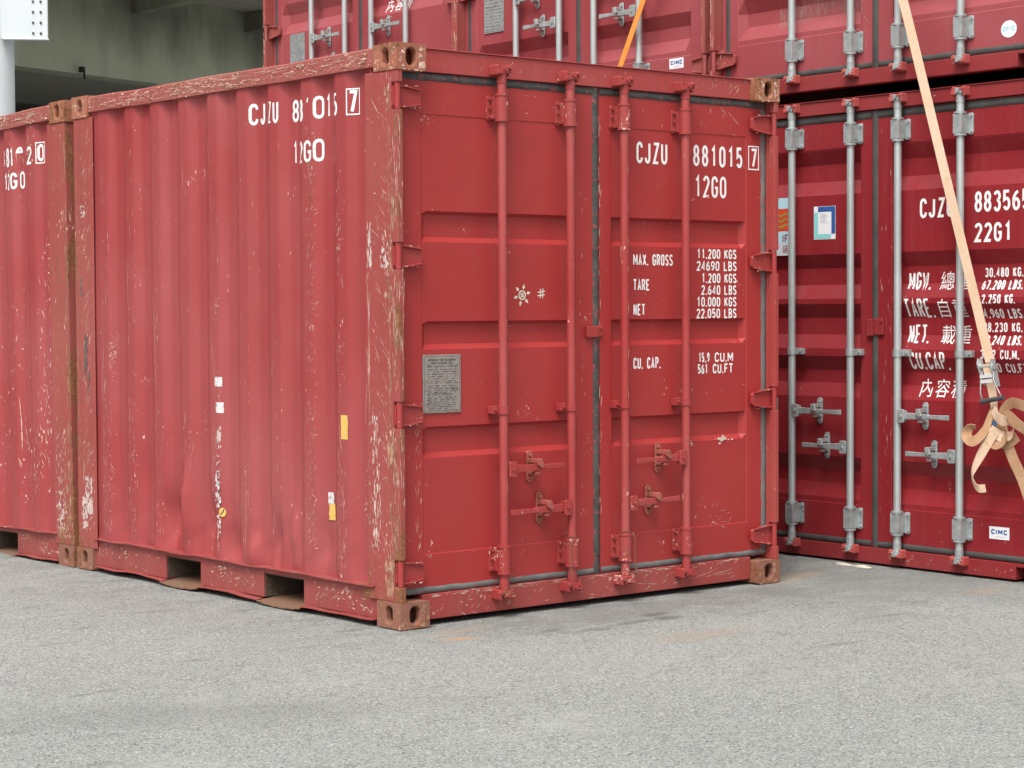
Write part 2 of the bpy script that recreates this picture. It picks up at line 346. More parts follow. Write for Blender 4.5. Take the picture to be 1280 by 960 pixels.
# ------------------------------------------------------------------ stencil lettering (condensed sans, drawn as strokes)
def arc(cx, cy, rx, ry, a0, a1, n=6):
    return [(cx + rx * math.cos(math.radians(a0 + (a1 - a0) * i / n)), cy + ry * math.sin(math.radians(a0 + (a1 - a0) * i / n))) for i in range(n + 1)]
r = .24   # corner radius in units of height; glyph box is 1 wide, 1 high (x is scaled later)
def ring(y0, y1): return arc(.5, y1 - r, .5, r, 0, 180) + arc(.5, y0 + r, .5, r, 180, 360) + [(1, y1 - r)]
G = {
 'O': [ring(0, 1)], '0': [ring(0, 1)],
 'C': [arc(.5, 1 - r, .5, r, 0, 180) + arc(.5, r, .5, r, 180, 360)],
 'G': [arc(.5, 1 - r, .5, r, 0, 180) + arc(.5, r, .5, r, 180, 360) + [(1, .46), (.55, .46)]],
 'J': [[(.85, 1), (.85, r)] + arc(.42, r, .43, r, 0, -180)],
 'U': [[(0, 1), (0, r)] + arc(.5, r, .5, r, 180, 360) + [(1, 1)]],
 'Z': [[(0, 1), (1, 1), (0, 0), (1, 0)]],
 '8': [arc(.5, .76, .44, .24, 0, 360, 14), arc(.5, .26, .5, .26, 0, 360, 14)],
 '1': [[(.2, .80), (.6, 1), (.6, 0)]],
 '2': [arc(.5, 1 - r, .5, r, 170, 0) + [(1, .68), (0, 0), (1, 0)]],
 '3': [arc(.5, .77, .48, .23, 160, -90, 9) + arc(.5, .26, .5, .28, 90, -160, 9)],
 '4': [[(.75, 0), (.75, 1), (0, .28), (1, .28)]],
 '5': [[(.95, 1), (.1, 1), (.05, .54)] + arc(.48, .32, .5, .30, 120, -150, 10)],
 '6': [[(.85, .97), (.45, .88)] + arc(.5, .5, .5, .3, 130, 180, 3) + [(0, .3)] + arc(.5, .28, .5, .28, 180, 520, 14)],
 '7': [[(0, 1), (1, 1), (.35, 0)]],
 '9': [[(.15, .03), (.55, .12)] + arc(.5, .5, .5, .3, -50, 0, 3) + [(1, .7)] + arc(.5, .72, .5, .28, 0, 340, 14)],
 'M': [[(0, 0), (0, 1)], [(1, 0), (1, 1)], [(0, 1), (.5, .3), (1, 1)]],
 'A': [[(0, 0), (.5, 1), (1, 0)], [(.2, .3), (.8, .3)]],
 'X': [[(0, 0), (1, 1)], [(0, 1), (1, 0)]],
 'R': [[(0, 0), (0, 1), (.5, 1)] + arc(.55, .76, .45, .24, 90, -90, 7) + [(0, .52)], [(.5, .5), (1, 0)]],
 'P': [[(0, 0), (0, 1), (.5, 1)] + arc(.55, .74, .45, .26, 90, -90, 7) + [(0, .48)]],
 'B': [[(0, .5), (0, 1), (.5, 1)] + arc(.52, .77, .42, .23, 90, -90, 7) + [(0, .54)], [(0, .5), (0, 0), (.5, 0)] + arc(.52, .25, .48, .25, -90, 90, 7) + [(0, .5)]],
 'S': [arc(.5, .76, .5, .24, 20, 200, 8) + [(.2, .58), (.8, .42)] + arc(.5, .24, .5, .24, 0, -160, 8)],
 'T': [[(-.12, 1), (1.12, 1)], [(.5, 1), (.5, 0)]],
 'E': [[(1, 1), (0, 1), (0, 0), (1, 0)], [(0, .5), (.8, .5)]],
 'F': [[(1, 1), (0, 1), (0, 0)], [(0, .52), (.8, .52)]],
 'N': [[(0, 0), (0, 1)], [(1, 0), (1, 1)], [(0, 1), (1, 0)]],
 'D': [[(0, 0), (0, 1), (.45, 1)] + arc(.45, .7, .55, .3, 90, 0, 4) + arc(.45, .3, .55, .3, 0, -90, 4) + [(0, 0)]],
 'K': [[(0, 0), (0, 1)], [(1, 1), (0, .42)], [(.3, .6), (1, 0)]],
 'L': [[(0, 1), (0, 0), (1, 0)]],
 'W': [[(0, 1), (.25, 0), (.5, .75), (.75, 0), (1, 1)]],
 'V': [[(0, 1), (.5, 0), (1, 1)]], 'Y': [[(0, 1), (.5, .45), (1, 1)], [(.5, .45), (.5, 0)]],
 'I': [[(.5, 0), (.5, 1)]], '.': [[(.3, .03), (.3, .10)]], 'H': [[(0, 0), (0, 1)], [(1, 0), (1, 1)], [(0, .5), (1, .5)]],
}
def stroke(mb, pts, sw, off=0.):
    """thick polyline with mitred joints, in the (s, t) plane"""
    n = len(pts); L = []
    closed = (abs(pts[0][0] - pts[-1][0]) + abs(pts[0][1] - pts[-1][1])) < 1e-6 and n > 3
    for i in range(n):
        a = Vector(pts[i - 1] if i else (pts[-2] if closed else pts[0])); b = Vector(pts[i]); c = Vector(pts[i + 1] if i < n - 1 else (pts[1] if closed else pts[-1]))
        d1 = (b - a); d2 = (c - b)
        d1 = d1.normalized() if d1.length > 1e-9 else d2.normalized(); d2 = d2.normalized() if d2.length > 1e-9 else d1
        n1 = Vector((-d1.y, d1.x)); n2 = Vector((-d2.y, d2.x)); m = n1 + n2
        if m.length < .2: m = n1
        m.normalize(); k = sw / 2 / max(.45, m.dot(n1))
        L.append((b + m * k, b - m * k))
    v = []
    for a, b in L: v += [(a.x, a.y, off), (b.x, b.y, off)]
    mb.add(v, [(2 * i, 2 * i + 1, 2 * i + 3, 2 * i + 2) for i in range(n - 1)])
def glyph(mb, ch, x, y, w, h, sw, cut=None):
    for k, pl in enumerate(G.get(ch, [])):
        pts = [(x + sw / 2 + px * max(w - sw, 1e-4), y + sw / 2 + py * (h - sw)) for px, py in pl]
        if ch == '.': pts = [(x + sw / 2, y), (x + sw / 2, y + sw)]
        if cut: pts = [p for p in pts if p[1] > y + cut * h]
        if len(pts) > 1: stroke(mb, pts, sw, .00018 * k)
def text(mb, s, x, y, h, w, adv, sw):
    for ch in s:
        if ch == ' ': x += adv * .75; continue
        if ch == '.': glyph(mb, ch, x, y, w, h, sw); x += sw * 1.9; continue
        ww = w * (1.25 if ch in 'MW' else .35 if ch == 'I' else 1)
        glyph(mb, ch, x, y, ww, h, sw); x += adv + (ww - w)
    return x
def cjk(mb, s, x, y, h, adv):
    cu = bpy.data.curves.new('t', 'FONT'); o = bpy.data.objects.new('t', cu); COL.objects.link(o)
    for ch in s:
        cu.body = ch; bpy.context.view_layer.update()
        ev = o.evaluated_get(bpy.context.evaluated_depsgraph_get()); me = ev.to_mesh()
        k = h / .93
        if len(me.vertices): mb.add([(x + v.co.x * k * .92, y + (v.co.y + .08) * k, 0) for v in me.vertices], [tuple(pp.vertices) for pp in me.polygons])
        ev.to_mesh_clear(); x += adv
    bpy.data.objects.remove(o); bpy.data.curves.remove(cu)
def lay(mb, cuts_s, cuts_t, fn, name, mat, parent, **props):
    """cut flat (s, t) shapes along the pressings of the sheet and press them onto it"""
    bm = bmesh.new(); vs = [bm.verts.new(v) for v in mb.v]
    for f in mb.f:
        try: bm.faces.new([vs[i] for i in f])
        except ValueError: pass
    for ax, cuts in ((0, cuts_s), (1, cuts_t)):
        for c in cuts:
            nrm = Vector((1, 0, 0)) if ax == 0 else Vector((0, 1, 0)); co = nrm * c
            bmesh.ops.bisect_plane(bm, geom=bm.verts[:] + bm.edges[:] + bm.faces[:], plane_co=co, plane_no=nrm)
    for v in bm.verts: v.co = fn(v.co.x, v.co.y, v.co.z)
    me = bpy.data.meshes.new(name); bm.to_mesh(me); bm.free(); me.materials.append(M[mat])
    o = bpy.data.objects.new(name, me); COL.objects.link(o); o.parent = parent
    for k, x in props.items(): o[k] = x
    return o

# ------------------------------------------------------------------ container dimensions (metres, from ISO sizes and the photograph)
H, W = 2.591, 2.438
def conv(u, z, frm, to, c):
    """a point read off the plane at depth frm, moved to depth to along the line of sight; c = (across, distance, height) of the viewpoint"""
    k = (c[1] + to) / (c[1] + frm)
    return c[0] + (u - c[0]) * k, c[2] + (z - c[2]) * k
CM = (-5.407, 7.279, 1.416)
CR = (8.754, 8.608, 1.421)
def sprof(y):
    s = (y - .41) % .278
    sm = lambda t: t * t * (3 - 2 * t)          # rolled bends, not knife edges
    d = 0 if s <= .066 else sm((s - .066) / .074) if s <= .14 else 1 if s <= .202 else 1 - sm((s - .202) / .076)
    if 2.70 < y < 2.991: d *= .35
    return .008 + .027 * d
def sbreaks(L):
    out = []
    k = -3
    while .41 + .278 * k < L:
        for a in (0, .018, .036, .054, .072, .09, .108, .124, .14, .157, .175, .192, .21, .227, .244, .261): out.append(.41 + .278 * k + a)
        k += 1
    return [b for b in out if .2 < b < L - .18]

def corrug_side(L, x_at, sign, dents=(), zs=(.165, 2.50), nz=34, nx=1):
    """corrugated side sheet; sign=+1: recesses go to +x (left wall), -1 for the right wall"""
    mb = MB(); ys = [.2] + sbreaks(L) + [L - .18]
    if sign < 0: ys = sorted(L - y for y in ys)
    yy = []
    for a, b in zip(ys, ys[1:]): yy += [a + (b - a) * k_ / nx for k_ in range(nx)]
    yy.append(ys[-1])
    zz = [zs[0] + (zs[1] - zs[0]) * i / nz for i in range(nz + 1)]
    v = []
    for z in zz:
        for y in yy:
            d = sprof(y if sign > 0 else L - y)
            for (dy, dz, ry, rz, am) in dents:
                q = ((y - dy) / ry) ** 2 + ((z - dz) / rz) ** 2
                if q < 6: d += am * math.exp(-q)
            if dents:
                d += .0016 * math.sin(y * 7.3 + z * 2.1) * math.sin(z * 3.7 + y)
                if z < .55: d += .008 * (1 - z / .55) * math.sin(y * 23 + 2 * math.sin(z * 21)) * math.sin(z * 17 + y * 5)
            v.append((x_at + sign * d, y, z))
    n = len(yy)
    return mb.add(v, [(j * n + i, j * n + i + 1, (j + 1) * n + i + 1, (j + 1) * n + i) for j in range(nz) for i in range(n - 1)], nx > 1)

def slot_face(mb, o, u, w, nrm, wu, wv, su, sv, depth=.03):
    """face with an oval slot and the cavity behind; o = corner, u, w = in-plane unit vectors"""
    o, u, w, nrm = Vector(o), Vector(u), Vector(w), Vector(nrm)
    n = 24; c = o + u * wu / 2 + w * wv / 2
    outer, inner, back = [], [], []
    for i in range(n):
        t = 2 * math.pi * (i + .5) / n; ca, sa = math.cos(t), math.sin(t)
        k = 1 / max(abs(ca) / (wu / 2), abs(sa) / (wv / 2)); outer.append(c + u * ca * k + w * sa * k)
        rr = min(su, sv) / 2; ex = max(0, su / 2 - rr); ey = max(0, sv / 2 - rr)
        p_ = u * (ca * rr + (ex if ca > 0 else -ex)) + w * (sa * rr + (ey if sa > 0 else -ey))
        inner.append(c + p_); back.append(c + p_ * .97 - nrm * depth)
    # true rectangle corners
    for sx in (-1, 1):
        for sy in (-1, 1):
            tgt = c + u * sx * wu / 2 + w * sy * wv / 2
            j = min(range(n), key=lambda i: (outer[i] - tgt).length); outer[j] = tgt
    mb.add(outer + inner + back, [(i, (i + 1) % n, n + (i + 1) % n, n + i) for i in range(n)] + [(n + i, n + (i + 1) % n, 2 * n + (i + 1) % n, 2 * n + i) for i in range(n)])
    # cavity
    back2 = [b - nrm * .055 + (b - c - nrm * (b - c).dot(nrm)) * .75 for b in back]
    mb.add(back + back2, [(i, (i + 1) % n, n + (i + 1) % n, n + i) for i in range(n)] + [tuple(range(n, 2 * n))])
def casting(x, y, z, sx, sy, mat, parent):
    """corner fitting; x,y,z = outer corner, sx, sy = +1 when the block extends to +x / +y"""
    a, b, h = .162, .178, .118
    x0, x1 = (x, x + a) if sx > 0 else (x - a, x); y0, y1 = (y, y + b) if sy > 0 else (y - b, y)
    mb = MB()
    # end face (door or rear), side face with slots
    if sy > 0: slot_face(mb, (x0, y0, z), (1, 0, 0), (0, 0, 1), (0, -1, 0), a, h, .056, .080)
    else: slot_face(mb, (x0, y1, z), (1, 0, 0), (0, 0, 1), (0, 1, 0), a, h, .056, .080)
    if sx > 0: slot_face(mb, (x0, y0, z), (0, 1, 0), (0, 0, 1), (-1, 0, 0), b, h, .050, .080)
    else: slot_face(mb, (x1, y0, z), (0, 1, 0), (0, 0, 1), (1, 0, 0), b, h, .050, .080)
    xi = x1 if sx > 0 else x0; yi = y1 if sy > 0 else y0
    mb.add([(xi, y0, z), (xi, y1, z), (xi, y1, z + h), (xi, y0, z + h)], [(0, 1, 2, 3)])
    mb.add([(x0, yi, z), (x1, yi, z), (x1, yi, z + h), (x0, yi, z + h)], [(0, 1, 2, 3)])
    for zz in (z, z + h): mb.add([(x0, y0, zz), (x1, y0, zz), (x1, y1, zz), (x0, y1, zz)], [(0, 1, 2, 3)])
    me_o = mb.build('corner_casting', mat, parent)
    bm = bmesh.new(); bm.from_mesh(me_o.data); bmesh.ops.remove_doubles(bm, verts=bm.verts, dist=.0004)
    bmesh.ops.recalc_face_normals(bm, faces=bm.faces); bm.to_mesh(me_o.data); bm.free()
    b = me_o.modifiers.new('bevel', 'BEVEL'); b.width = .007; b.segments = 3; b.limit_method = 'ANGLE'; b.angle_limit = math.radians(60)
    return me_o

def leaf_mesh(x0, x1, z0, z1, xa, xb, grooves, yd, dep, hinge_left, top_slope, bot_slope, groove_end, seam):
    """door leaf: frame bars round a pressed sheet with horizontal pressings"""
    def gz(z):
        for (zt, zb) in grooves:
            if zb < z < zt:
                return min(1, (zt - z) / top_slope, (z - zb) / bot_slope)
        return 0
    def gx(x):
        if x <= xa or x >= xb: return 0
        l = groove_end if hinge_left else .003; rr = .003 if hinge_left else groove_end
        return min(1, (x - xa) / l, (xb - x) / rr)
    zs = {z0, z1}
    for (zt, zb) in grooves: zs |= {zt, zt - top_slope, zb, zb + bot_slope}
    zl = sorted(zs); zz = []
    for a, b in zip(zl, zl[1:]):
        k = max(1, int((b - a) / .09)); zz += [a + (b - a) * i / k for i in range(k)]
    zz.append(z1)
    for sz in seam: zz += [sz - .0025, sz + .0025]
    zz = sorted(zz)
    le = groove_end if hinge_left else .003; re = .003 if hinge_left else groove_end
    xl = [x0, xa - .004, xa, xa + le, xb - re, xb, xb + .004, x1]; xx = []
    for a, b in zip(xl, xl[1:]):
        k = max(1, int((b - a) / .08)); xx += [a + (b - a) * i / k for i in range(k)]
    xx.append(x1)
    mb = MB(); v = []
    zlo, zhi = seam
    def inset(x, z):   # the sheet sits 3 mm behind the frame bars
        return .003 if (xa <= x <= xb and zlo <= z <= zhi) else 0
    for z in zz:
        for x in xx:
            d = dep * gz(z) * gx(x) + inset(x, z)
            if xa < x < xb: d += .0013 * math.sin(x * 9 + z * 3) * math.sin(z * 6.1 + x)
            v.append((x, yd + d, z))
    n = len(xx)
    mb.add(v, [(j * n + i, j * n + i + 1, (j + 1) * n + i + 1, (j + 1) * n + i) for j in range(len(zz) - 1) for i in range(n - 1)])
    # thickness: edges and back
    e = .05
    for (a, b) in ((( x0, z0), (x1, z0)), ((x1, z0), (x1, z1)), ((x1, z1), (x0, z1)), ((x0, z1), (x0, z0))):
        mb.add([(a[0], yd, a[1]), (b[0], yd, b[1]), (b[0], yd + e, b[1]), (a[0], yd + e, a[1])], [(0, 1, 2, 3)])
    mb.add([(x0, yd + e, z0), (x1, yd + e, z0), (x1, yd + e, z1), (x0, yd + e, z1)], [(0, 1, 2, 3)])
    return mb, (lambda x, z: dep * gz(z) * gx(x) + inset(x, z))

def rounded(cx, cz, w, h, r, n=4):
    pts = []
    for (sx, sz, a) in ((1, 1, 0), (-1, 1, 90), (-1, -1, 180), (1, -1, 270)):
        for i in range(n + 1):
            t = math.radians(a + 90 * i / n); pts.append((cx + sx * (w / 2 - r) + r * math.cos(t), cz + sz * (h / 2 - r) + r * math.sin(t)))
    return pts

def cam_keeper(x, z, up, yh, yr, mat, parent):
    """keeper welded on header or sill: back plate, two lugs with a bent lip"""
    mb = MB(); s = 1 if up else -1
    mb.box(x - .044, x + .044, yh - .006, yh, z - .024, z + .024)
    mb.prism(rounded(x - .035, z, .018, .050, .008), yr - .020, yh - .004)
    mb.prism(rounded(x + .035, z, .018, .050, .008), yr - .020, yh - .004)
    mb.box(x - .043, x - .014, yr - .028, yr - .014, z - s * .010 - .009, z - s * .010 + .009)
    mb.box(x + .012, x + .043, yr - .030, yr - .020, z + s * .012 - .006, z + s * .012 + .006)
    for q in (-1, 1): mb.cyl((x + q * .035, yr - .026, z), (x + q * .035, yr - .018, z), .006, 8)
    return mb.build('cam_keeper', mat, parent, .003)
def cam_head(x, z, up, yr, mat, parent):
    mb = MB(); s = 1 if up else -1
    mb.cyl((x, yr, z - s * .060), (x, yr, z - s * .012), .023, 14)
    mb.box(x - .020, x + .022, yr - .026, yr + .014, z - .016, z + .018)
    mb.cyl((x + .004, yr - .034, z + s * .004), (x + .004, yr - .01, z + s * .004), .011, 10)
    mb.cyl((x - .024, yr - .014, z - s * .004), (x + .030, yr - .014, z - s * .004), .009, 8)
    return mb.build('cam_head', mat, parent, .003)
def guide(x, z0, z1, yd, yr, side, mat, parent, wide, boxy):
    """bearing sleeve of a bar, bolted through a side plate"""
    mb = MB(); ro = .030
    if boxy:
        mb.box(x - .028, x + .028, yr - .028, yd - .001, z0 + .012, z1 - .012)
    else:
        mb.cyl((x, yr, z0 + .008), (x, yr, z1 - .008), ro, 18); mb.box(x - .024, x + .024, yr, yd - .001, z0 + .012, z1 - .012)
    mb.cyl((x, yr, z0), (x, yr, z0 + .011), ro + .003, 18); mb.cyl((x, yr, z1 - .011), (x, yr, z1), ro + .003, 18)
    xa, xb = (x + side * .02, x + side * wide)
    mb.prism(rounded((xa + xb) / 2, (z0 + z1) / 2, abs(xb - xa), z1 - z0 - .012, .012), yd - .010, yd - .001)
    zm = (z0 + z1) / 2
    for dz in ((z1 - z0) * .33, 0, -(z1 - z0) * .33):
        if dz == 0 and boxy: continue
        mb.cyl((x + side * (wide - .012), yd - .020, zm + dz), (x + side * (wide - .012), yd - .009, zm + dz), .008 if dz else .006, 8)
    return mb.build('bar_guide', mat, parent, .002)
def bracket(x, z, yd, yr, side, mat, parent, wide):
    mb = MB()
    mb.cyl((x, yr, z - .019), (x, yr, z + .019), .0265, 16)
    mb.box(min(x, x + side * wide), max(x, x + side * wide), yr + .014, yd - .001, z - .018, z + .018)
    mb.cyl((x + side * (wide - .014), yr + .004, z), (x + side * (wide - .014), yr + .016, z), .008, 8)
    return mb.build('bar_bracket', mat, parent, .002)
def handle(xh, xe, z, yd, yr, mat, parent, drop=0):
    """flat lever: hub plate riveted beside the bar, arm, flattened grip"""
    mb = MB(); s = 1 if xe > xh else -1; L = abs(xe - xh)
    mb.prism(rounded(xh + s * .002, z, .048, .074, .010), yr - .024, yr - .014)
    mb.prism(rounded(xh + s * .002, z, .040, .060, .010), yr + .004, yr + .012)
    mb.cyl((xh + s * .004, yr - .030, z), (xh + s * .004, yr + .014, z), .009, 10)
    a0, a1, a2 = xh + s * .02, xh + s * L * .58, xe
    mb.prism([(a0, z - .019), (a0, z + .019), (a1, z + .013 - drop * .5), (a1, z - .013 - drop * .5)], yr - .014, yr + .004)
    mb.prism([(a1 - s * .02, z - .010 - drop * .5), (a1 - s * .02, z + .010 - drop * .5), (a2, z + .014 - drop), (a2, z - .014 - drop)], yr - .018, yr - .006)
    return mb.build('door_handle', mat, parent, .003)
def keeper(x, z, yd, yr, mat, parent):
    """handle keeper: upright bolted plate and a forked catch"""
    mb = MB()
    mb.prism(rounded(x, z + .002, .040, .150, .0195, 5), yd - .009, yd - .001)
    for dz in (.054, -.050): mb.cyl((x, yd - .022, z + dz), (x, yd - .008, z + dz), .0095, 8)
    mb.prism([(x - .014, z + .040), (x + .010, z + .044), (x + .026, z + .006), (x + .012, z - .004), (x - .012, z + .012)], yr - .030, yr - .019)
    mb.box(x - .012, x + .010, yr - .028, yd - .004, z + .020, z + .042)
    mb.box(x - .016, x + .014, yr - .010, yd - .004, z - .034, z - .020)
    return mb.build('handle_keeper', mat, parent, .003)

def make_container(kind, pk=((.783, 1.128), (1.714, 2.056))):
    main = kind == 'ten'
    L = 2.991 if main else 6.058
    if main:
        yd, yh, yr, C = .065, .050, .008, CM
        mats = dict(door='door', header='header', sill='sill', post='post', cast='cast', castlow='castlow', rail='rail', brail='brail',
                    side='side', guide='hard', bar='bar', handle='hinge', keeper='keeper', cam='hard', camk='hard', hinge='hinge', seal='sealm')
    else:
        yd, yh, yr, C = .075, .055, .030, CR
        mats = dict(door='rdoor', header='rframe', sill='rframe', post='rpost', cast='cast', castlow='castlow', rail='rpost', brail='rframe',
                    side='rframe', guide='galvd', bar='galv', handle='galvd', keeper='galvd', cam='galvd', camk='redcap', hinge='rpost', seal='seal')
    du, df = (0, 0) if main else (.056, .055)      # the row was read off its header plane
    D = lambda u, z, frm=0, to=None: conv(u - du, z, frm + df, yd if to is None else to, C)
    X = lambda u, frm=0, to=None: D(u, 1, frm, to)[0]
    Z = lambda z, frm=0, to=None: D(1, z, frm, to)[1]
    root = thing('shipping_container', 'x', 'shipping container')
    hz = (.246, .95, 1.654, 2.358)
    # --- corner castings
    for z in (0., H - .118):
        m_ = mats['castlow'] if z == 0 else mats['cast']
        for (x, sx) in ((-.004, 1), (W + .004, -1)):
            casting(x, -.004, z, sx, 1, m_, root); casting(x, L + .004, z, sx, -1, m_, root)
    # --- corner posts
    for (x, s) in ((0, 1), (W, -1)):
        mb = MB()
        mb.box(x, x + s * .007, .046, .244, .1185, H - .1185)
        zc = .1185
        for h in hz:
            mb.box(x, x + s * .030, 0, .0455, zc, h - .060); zc = h + .060
        mb.box(x, x + s * .030, 0, .0455, zc, H - .1185)
        mb.box(x + s * .0075, x + s * .030, .046, yd + .06, .1185, H - .1185)
        mb.build('corner_post', 'postr' if main and s < 0 else mats['post'], root, .004)
        mb = MB(); mb.box(x + s * .002, x + s * .14, L - .005, L - .05, .1185, H - .1185); mb.box(x + s * .002, x + s * .009, L - .0505, L - .216, .1185, H - .1185)
        mb.build('corner_post', 'postb' if main else mats['post'], root, .004)
    # --- header and sill
    hb, stp = (2.478, .137) if main else (Z(2.503), Z(.100))
    hd = MB(); hd.box(.159, W - .159, yh, yh + .07, hb, H - .012)
    hd.box(.159, W - .159, yh - .008, yh + .07, H - .0118, H - .007)
    hd = hd.build('door_header', mats['header'], root, .003)
    sl = MB()
    if main:
        sl.box(.159, W - .159, yh, yh + .07, .022, stp)
    else:
        na = .26
        sl.box(na, W - na, yh, yh + .07, .012, stp); sl.box(.159, na - .0005, yh, yh + .07, .078, stp); sl.box(W - na + .0005, W - .159, yh, yh + .07, .078, stp)
    sl = sl.build('door_sill', mats['sill'], root, .004)
    # --- rails, walls, roof, floor
    for (x, s) in ((0, 1), (W, -1)):
        mb = MB()
        if main:
            # top rail: slightly buckled tube
            ys = [.175 + (L - .35) * i / 40 for i in range(41)]; v = []; rr = random.Random(3)
            for i, y in enumerate(ys):
                wz = .0022 * math.sin(y * 5.1) + .0008 * math.sin(y * 13) + rr.uniform(-.0004, .0004); wx = .002 * math.sin(y * 9)
                x0 = x + s * (-.002 + wx); x1 = x + s * .060
                v += [(x0, y, 2.497 + wz * .6), (x0, y, 2.573 + wz), (x0 + s * .006, y, 2.580 + wz), (x1, y, 2.580), (x1, y, 2.497)]
            mb.add(v, [(i * 5 + k, i * 5 + (k + 1) % 5, (i + 1) * 5 + (k + 1) % 5, (i + 1) * 5 + k) for i in range(40) for k in range(5)])
        else: mb.box(x + s * .001, x + s * .061, .175, L - .175, 2.497, 2.578)
        mb.build('top_side_rail', mats['rail'], root)
        mb = MB()
        if main:
            xs = x + s * .014
            segs = [(.175, pk[0][0]), (pk[0][1], pk[1][0]), (pk[1][1], L - .175)]
            for a, b in segs: mb.box(xs, xs + s * .05, a, b, .030, .172)
            for a, b in pk:                                                  # pocket: beam over it, tunnel behind
                mb.box(xs, xs + s * .05, a + .0005, b - .0005, .148, .171)
            rl = mb.build('bottom_side_rail', mats['brail'], root)
            # wavy lips above and below the web
            for (zb, amp, x0, x1, mt, th) in ((.176, .0045, -.010, .060, 'brail', .006), (.026, .006, -.012, .064, 'brail', .005)):
                mb = MB(); nn = 90; v = []; rr = random.Random(5 + int(zb * 100))
                for i in range(nn + 1):
                    y = .19 + (L - .38) * i / nn
                    wz = amp * (math.sin(y * 8.3 + 1) * .6 + math.sin(y * 19) * .35) + rr.uniform(-.0008, .0008)
                    wx = .006 * math.sin(y * 11 + 2) * (1 if zb < .1 else .5)
                    if zb < .1:
                        for a, b in pk:
                            q = (y - (a + b) / 2) / .24; wz -= .013 * math.exp(-q * q); wx -= .008 * math.exp(-q * q)
                    xo = x + s * (x0 + wx); xi = x + s * x1
                    v += [(xo, y, zb + wz - .003), (xo, y, zb + wz + .002), (xi, y, zb + th), (xi, y, zb)]
                mb.add(v, [(i * 4 + k, i * 4 + (k + 1) % 4, (i + 1) * 4 + (k + 1) % 4, (i + 1) * 4 + k) for i in range(nn) for k in range(4) if zb > .1 or not any(a - .005 < .19 + (L - .38) * (i + .5) / nn < b + .005 for a, b in pk)] + [(0, 1, 2, 3), (nn * 4 + 3, nn * 4 + 2, nn * 4 + 1, nn * 4)])
                mb.build('rail_lip', mt, rl)
            for a, b in pk:
                mb = MB()
                mb.box(xs + s * .006, xs + s * .9, a + .002, a + .006, .031, .1475); mb.box(xs + s * .006, xs + s * .9, b - .006, b - .002, .031, .1475)
                mb.box(xs + s * .006, xs + s * .9, a + .0065, b - .0065, .142, .1475)
                mb.box(xs + s * .9, xs + s * .91, a, b, .03, .147)
                mb.build('fork_pocket', 'inner', rl)
                mb = MB(); v = []; nn = 14
                for i in range(nn + 1):
                    y = a - .012 + (b - a + .024) * i / nn; q = (y - (a + b) / 2) / .24
                    z = .028 - .022 * math.exp(-q * q) + .002 * math.sin(i * 2.1); xo = x + s * (-.016 - .012 * math.exp(-q * q))
                    v += [(xo, y, z), (x + s * .10, y, .030), (x + s * .9, y, .030), (x + s * .9, y, .024), (xo, y, z - .006)]
                mb.add(v, [(i * 5 + k, i * 5 + (k + 1) % 5, (i + 1) * 5 + (k + 1) % 5, (i + 1) * 5 + k) for i in range(nn) for k in range(5)])
                mb.build('pocket_strap', 'strapsteel', rl)
        else:
            mb.box(x + s * .010, x + s * .06, .175, L - .175, .02, .165); mb.build('bottom_side_rail', mats['brail'], root)
        dents = ()
        if main and s > 0:
            dents = ((2.02, .34, .075, .13, .048), (1.83, .44, .035, .17, -.034), (1.62, .33, .06, .14, .036), (1.43, .25, .07, .10, .030), (1.02, .30, .05, .15, .034), (1.20, .22, .05, .08, -.030), (.88, .36, .03, .12, -.02),
                     (2.28, .55, .08, .12, .012), (.62, .33, .06, .10, .014), (1.9, .80, .12, .25, .006), (2.5, .3, .06, .2, .01))
        sw = corrug_side(L, x, s, dents, nz=(90 if s > 0 else 24) if main else 2, nx=2 if main else 1).build('side_wall', mats['side'], root)
        if s > 0: left_wall = sw
    MB().box(.062, W - .062, .122, L - .02, 2.560, 2.568).build('roof', mats['header'], root)
    MB().box(.066, W - .066, .13, L - .03, .149, .165).build('floor', 'dark', root)
    mb = MB(); n_ = 22
    for i in range(n_):
        x0 = .14 + (W - .28) * i / n_; x1 = x0 + (W - .28) / n_ * .5; x2 = .14 + (W - .28) * (i + 1) / n_
        mb.add([(x0, L - .03, .14), (x1 - .01, L - .03, .14), (x1 + .01, L - .055, .14), (x2 - .005, L - .055, .14), (x0, L - .03, 2.5), (x1 - .01, L - .03, 2.5), (x1 + .01, L - .055, 2.5), (x2 - .005, L - .055, 2.5)],
               [(0, 1, 5, 4), (1, 2, 6, 5), (2, 3, 7, 6)])
    mb.box(.159, W - .159, L - .07, L - .005, 2.48, 2.57); mb.box(.159, W - .159, L - .07, L - .005, .02, .145)
    mb.build('end_wall', mats['side'], root)
    # --- door leaves
    xc = X(1.168) if main else X(1.286)
    gap = .0215
    if main:
        gr = [(Z(1.856), Z(1.718)), (Z(1.366), Z(1.240)), (Z(.895), Z(.755))]
        pan = (X(.130), X(1.043), X(1.269), X(2.196)); seam = (Z(.326), Z(2.283)); ts, bs, dep, ge = .013, .024, .026, .030
    else:
        gr = [(Z(c + .125), Z(c - .125)) for c in (2.178, 1.597, 1.318)] + [(Z(1.150), Z(.922)), (Z(.588), Z(.355))]
        pan = (X(.235), X(1.182), X(1.405), X(2.315)); seam = (Z(.325), Z(2.308)); ts, bs, dep, ge = .078, .078, .040, .045
    x_in = .033
    leaves = []
    for i, (xa, xb, pa, pb) in enumerate(((x_in, xc - gap, pan[0], pan[1]), (xc + gap, W - x_in, pan[2], pan[3]))):
        mb, dfn = leaf_mesh(xa + .001, xb, stp + .003, hb - .003, pa, pb, gr, yd, dep, i == 0, ts, bs, ge, seam)
        leaves.append((mb.build('door', mats['door'], root), dfn))
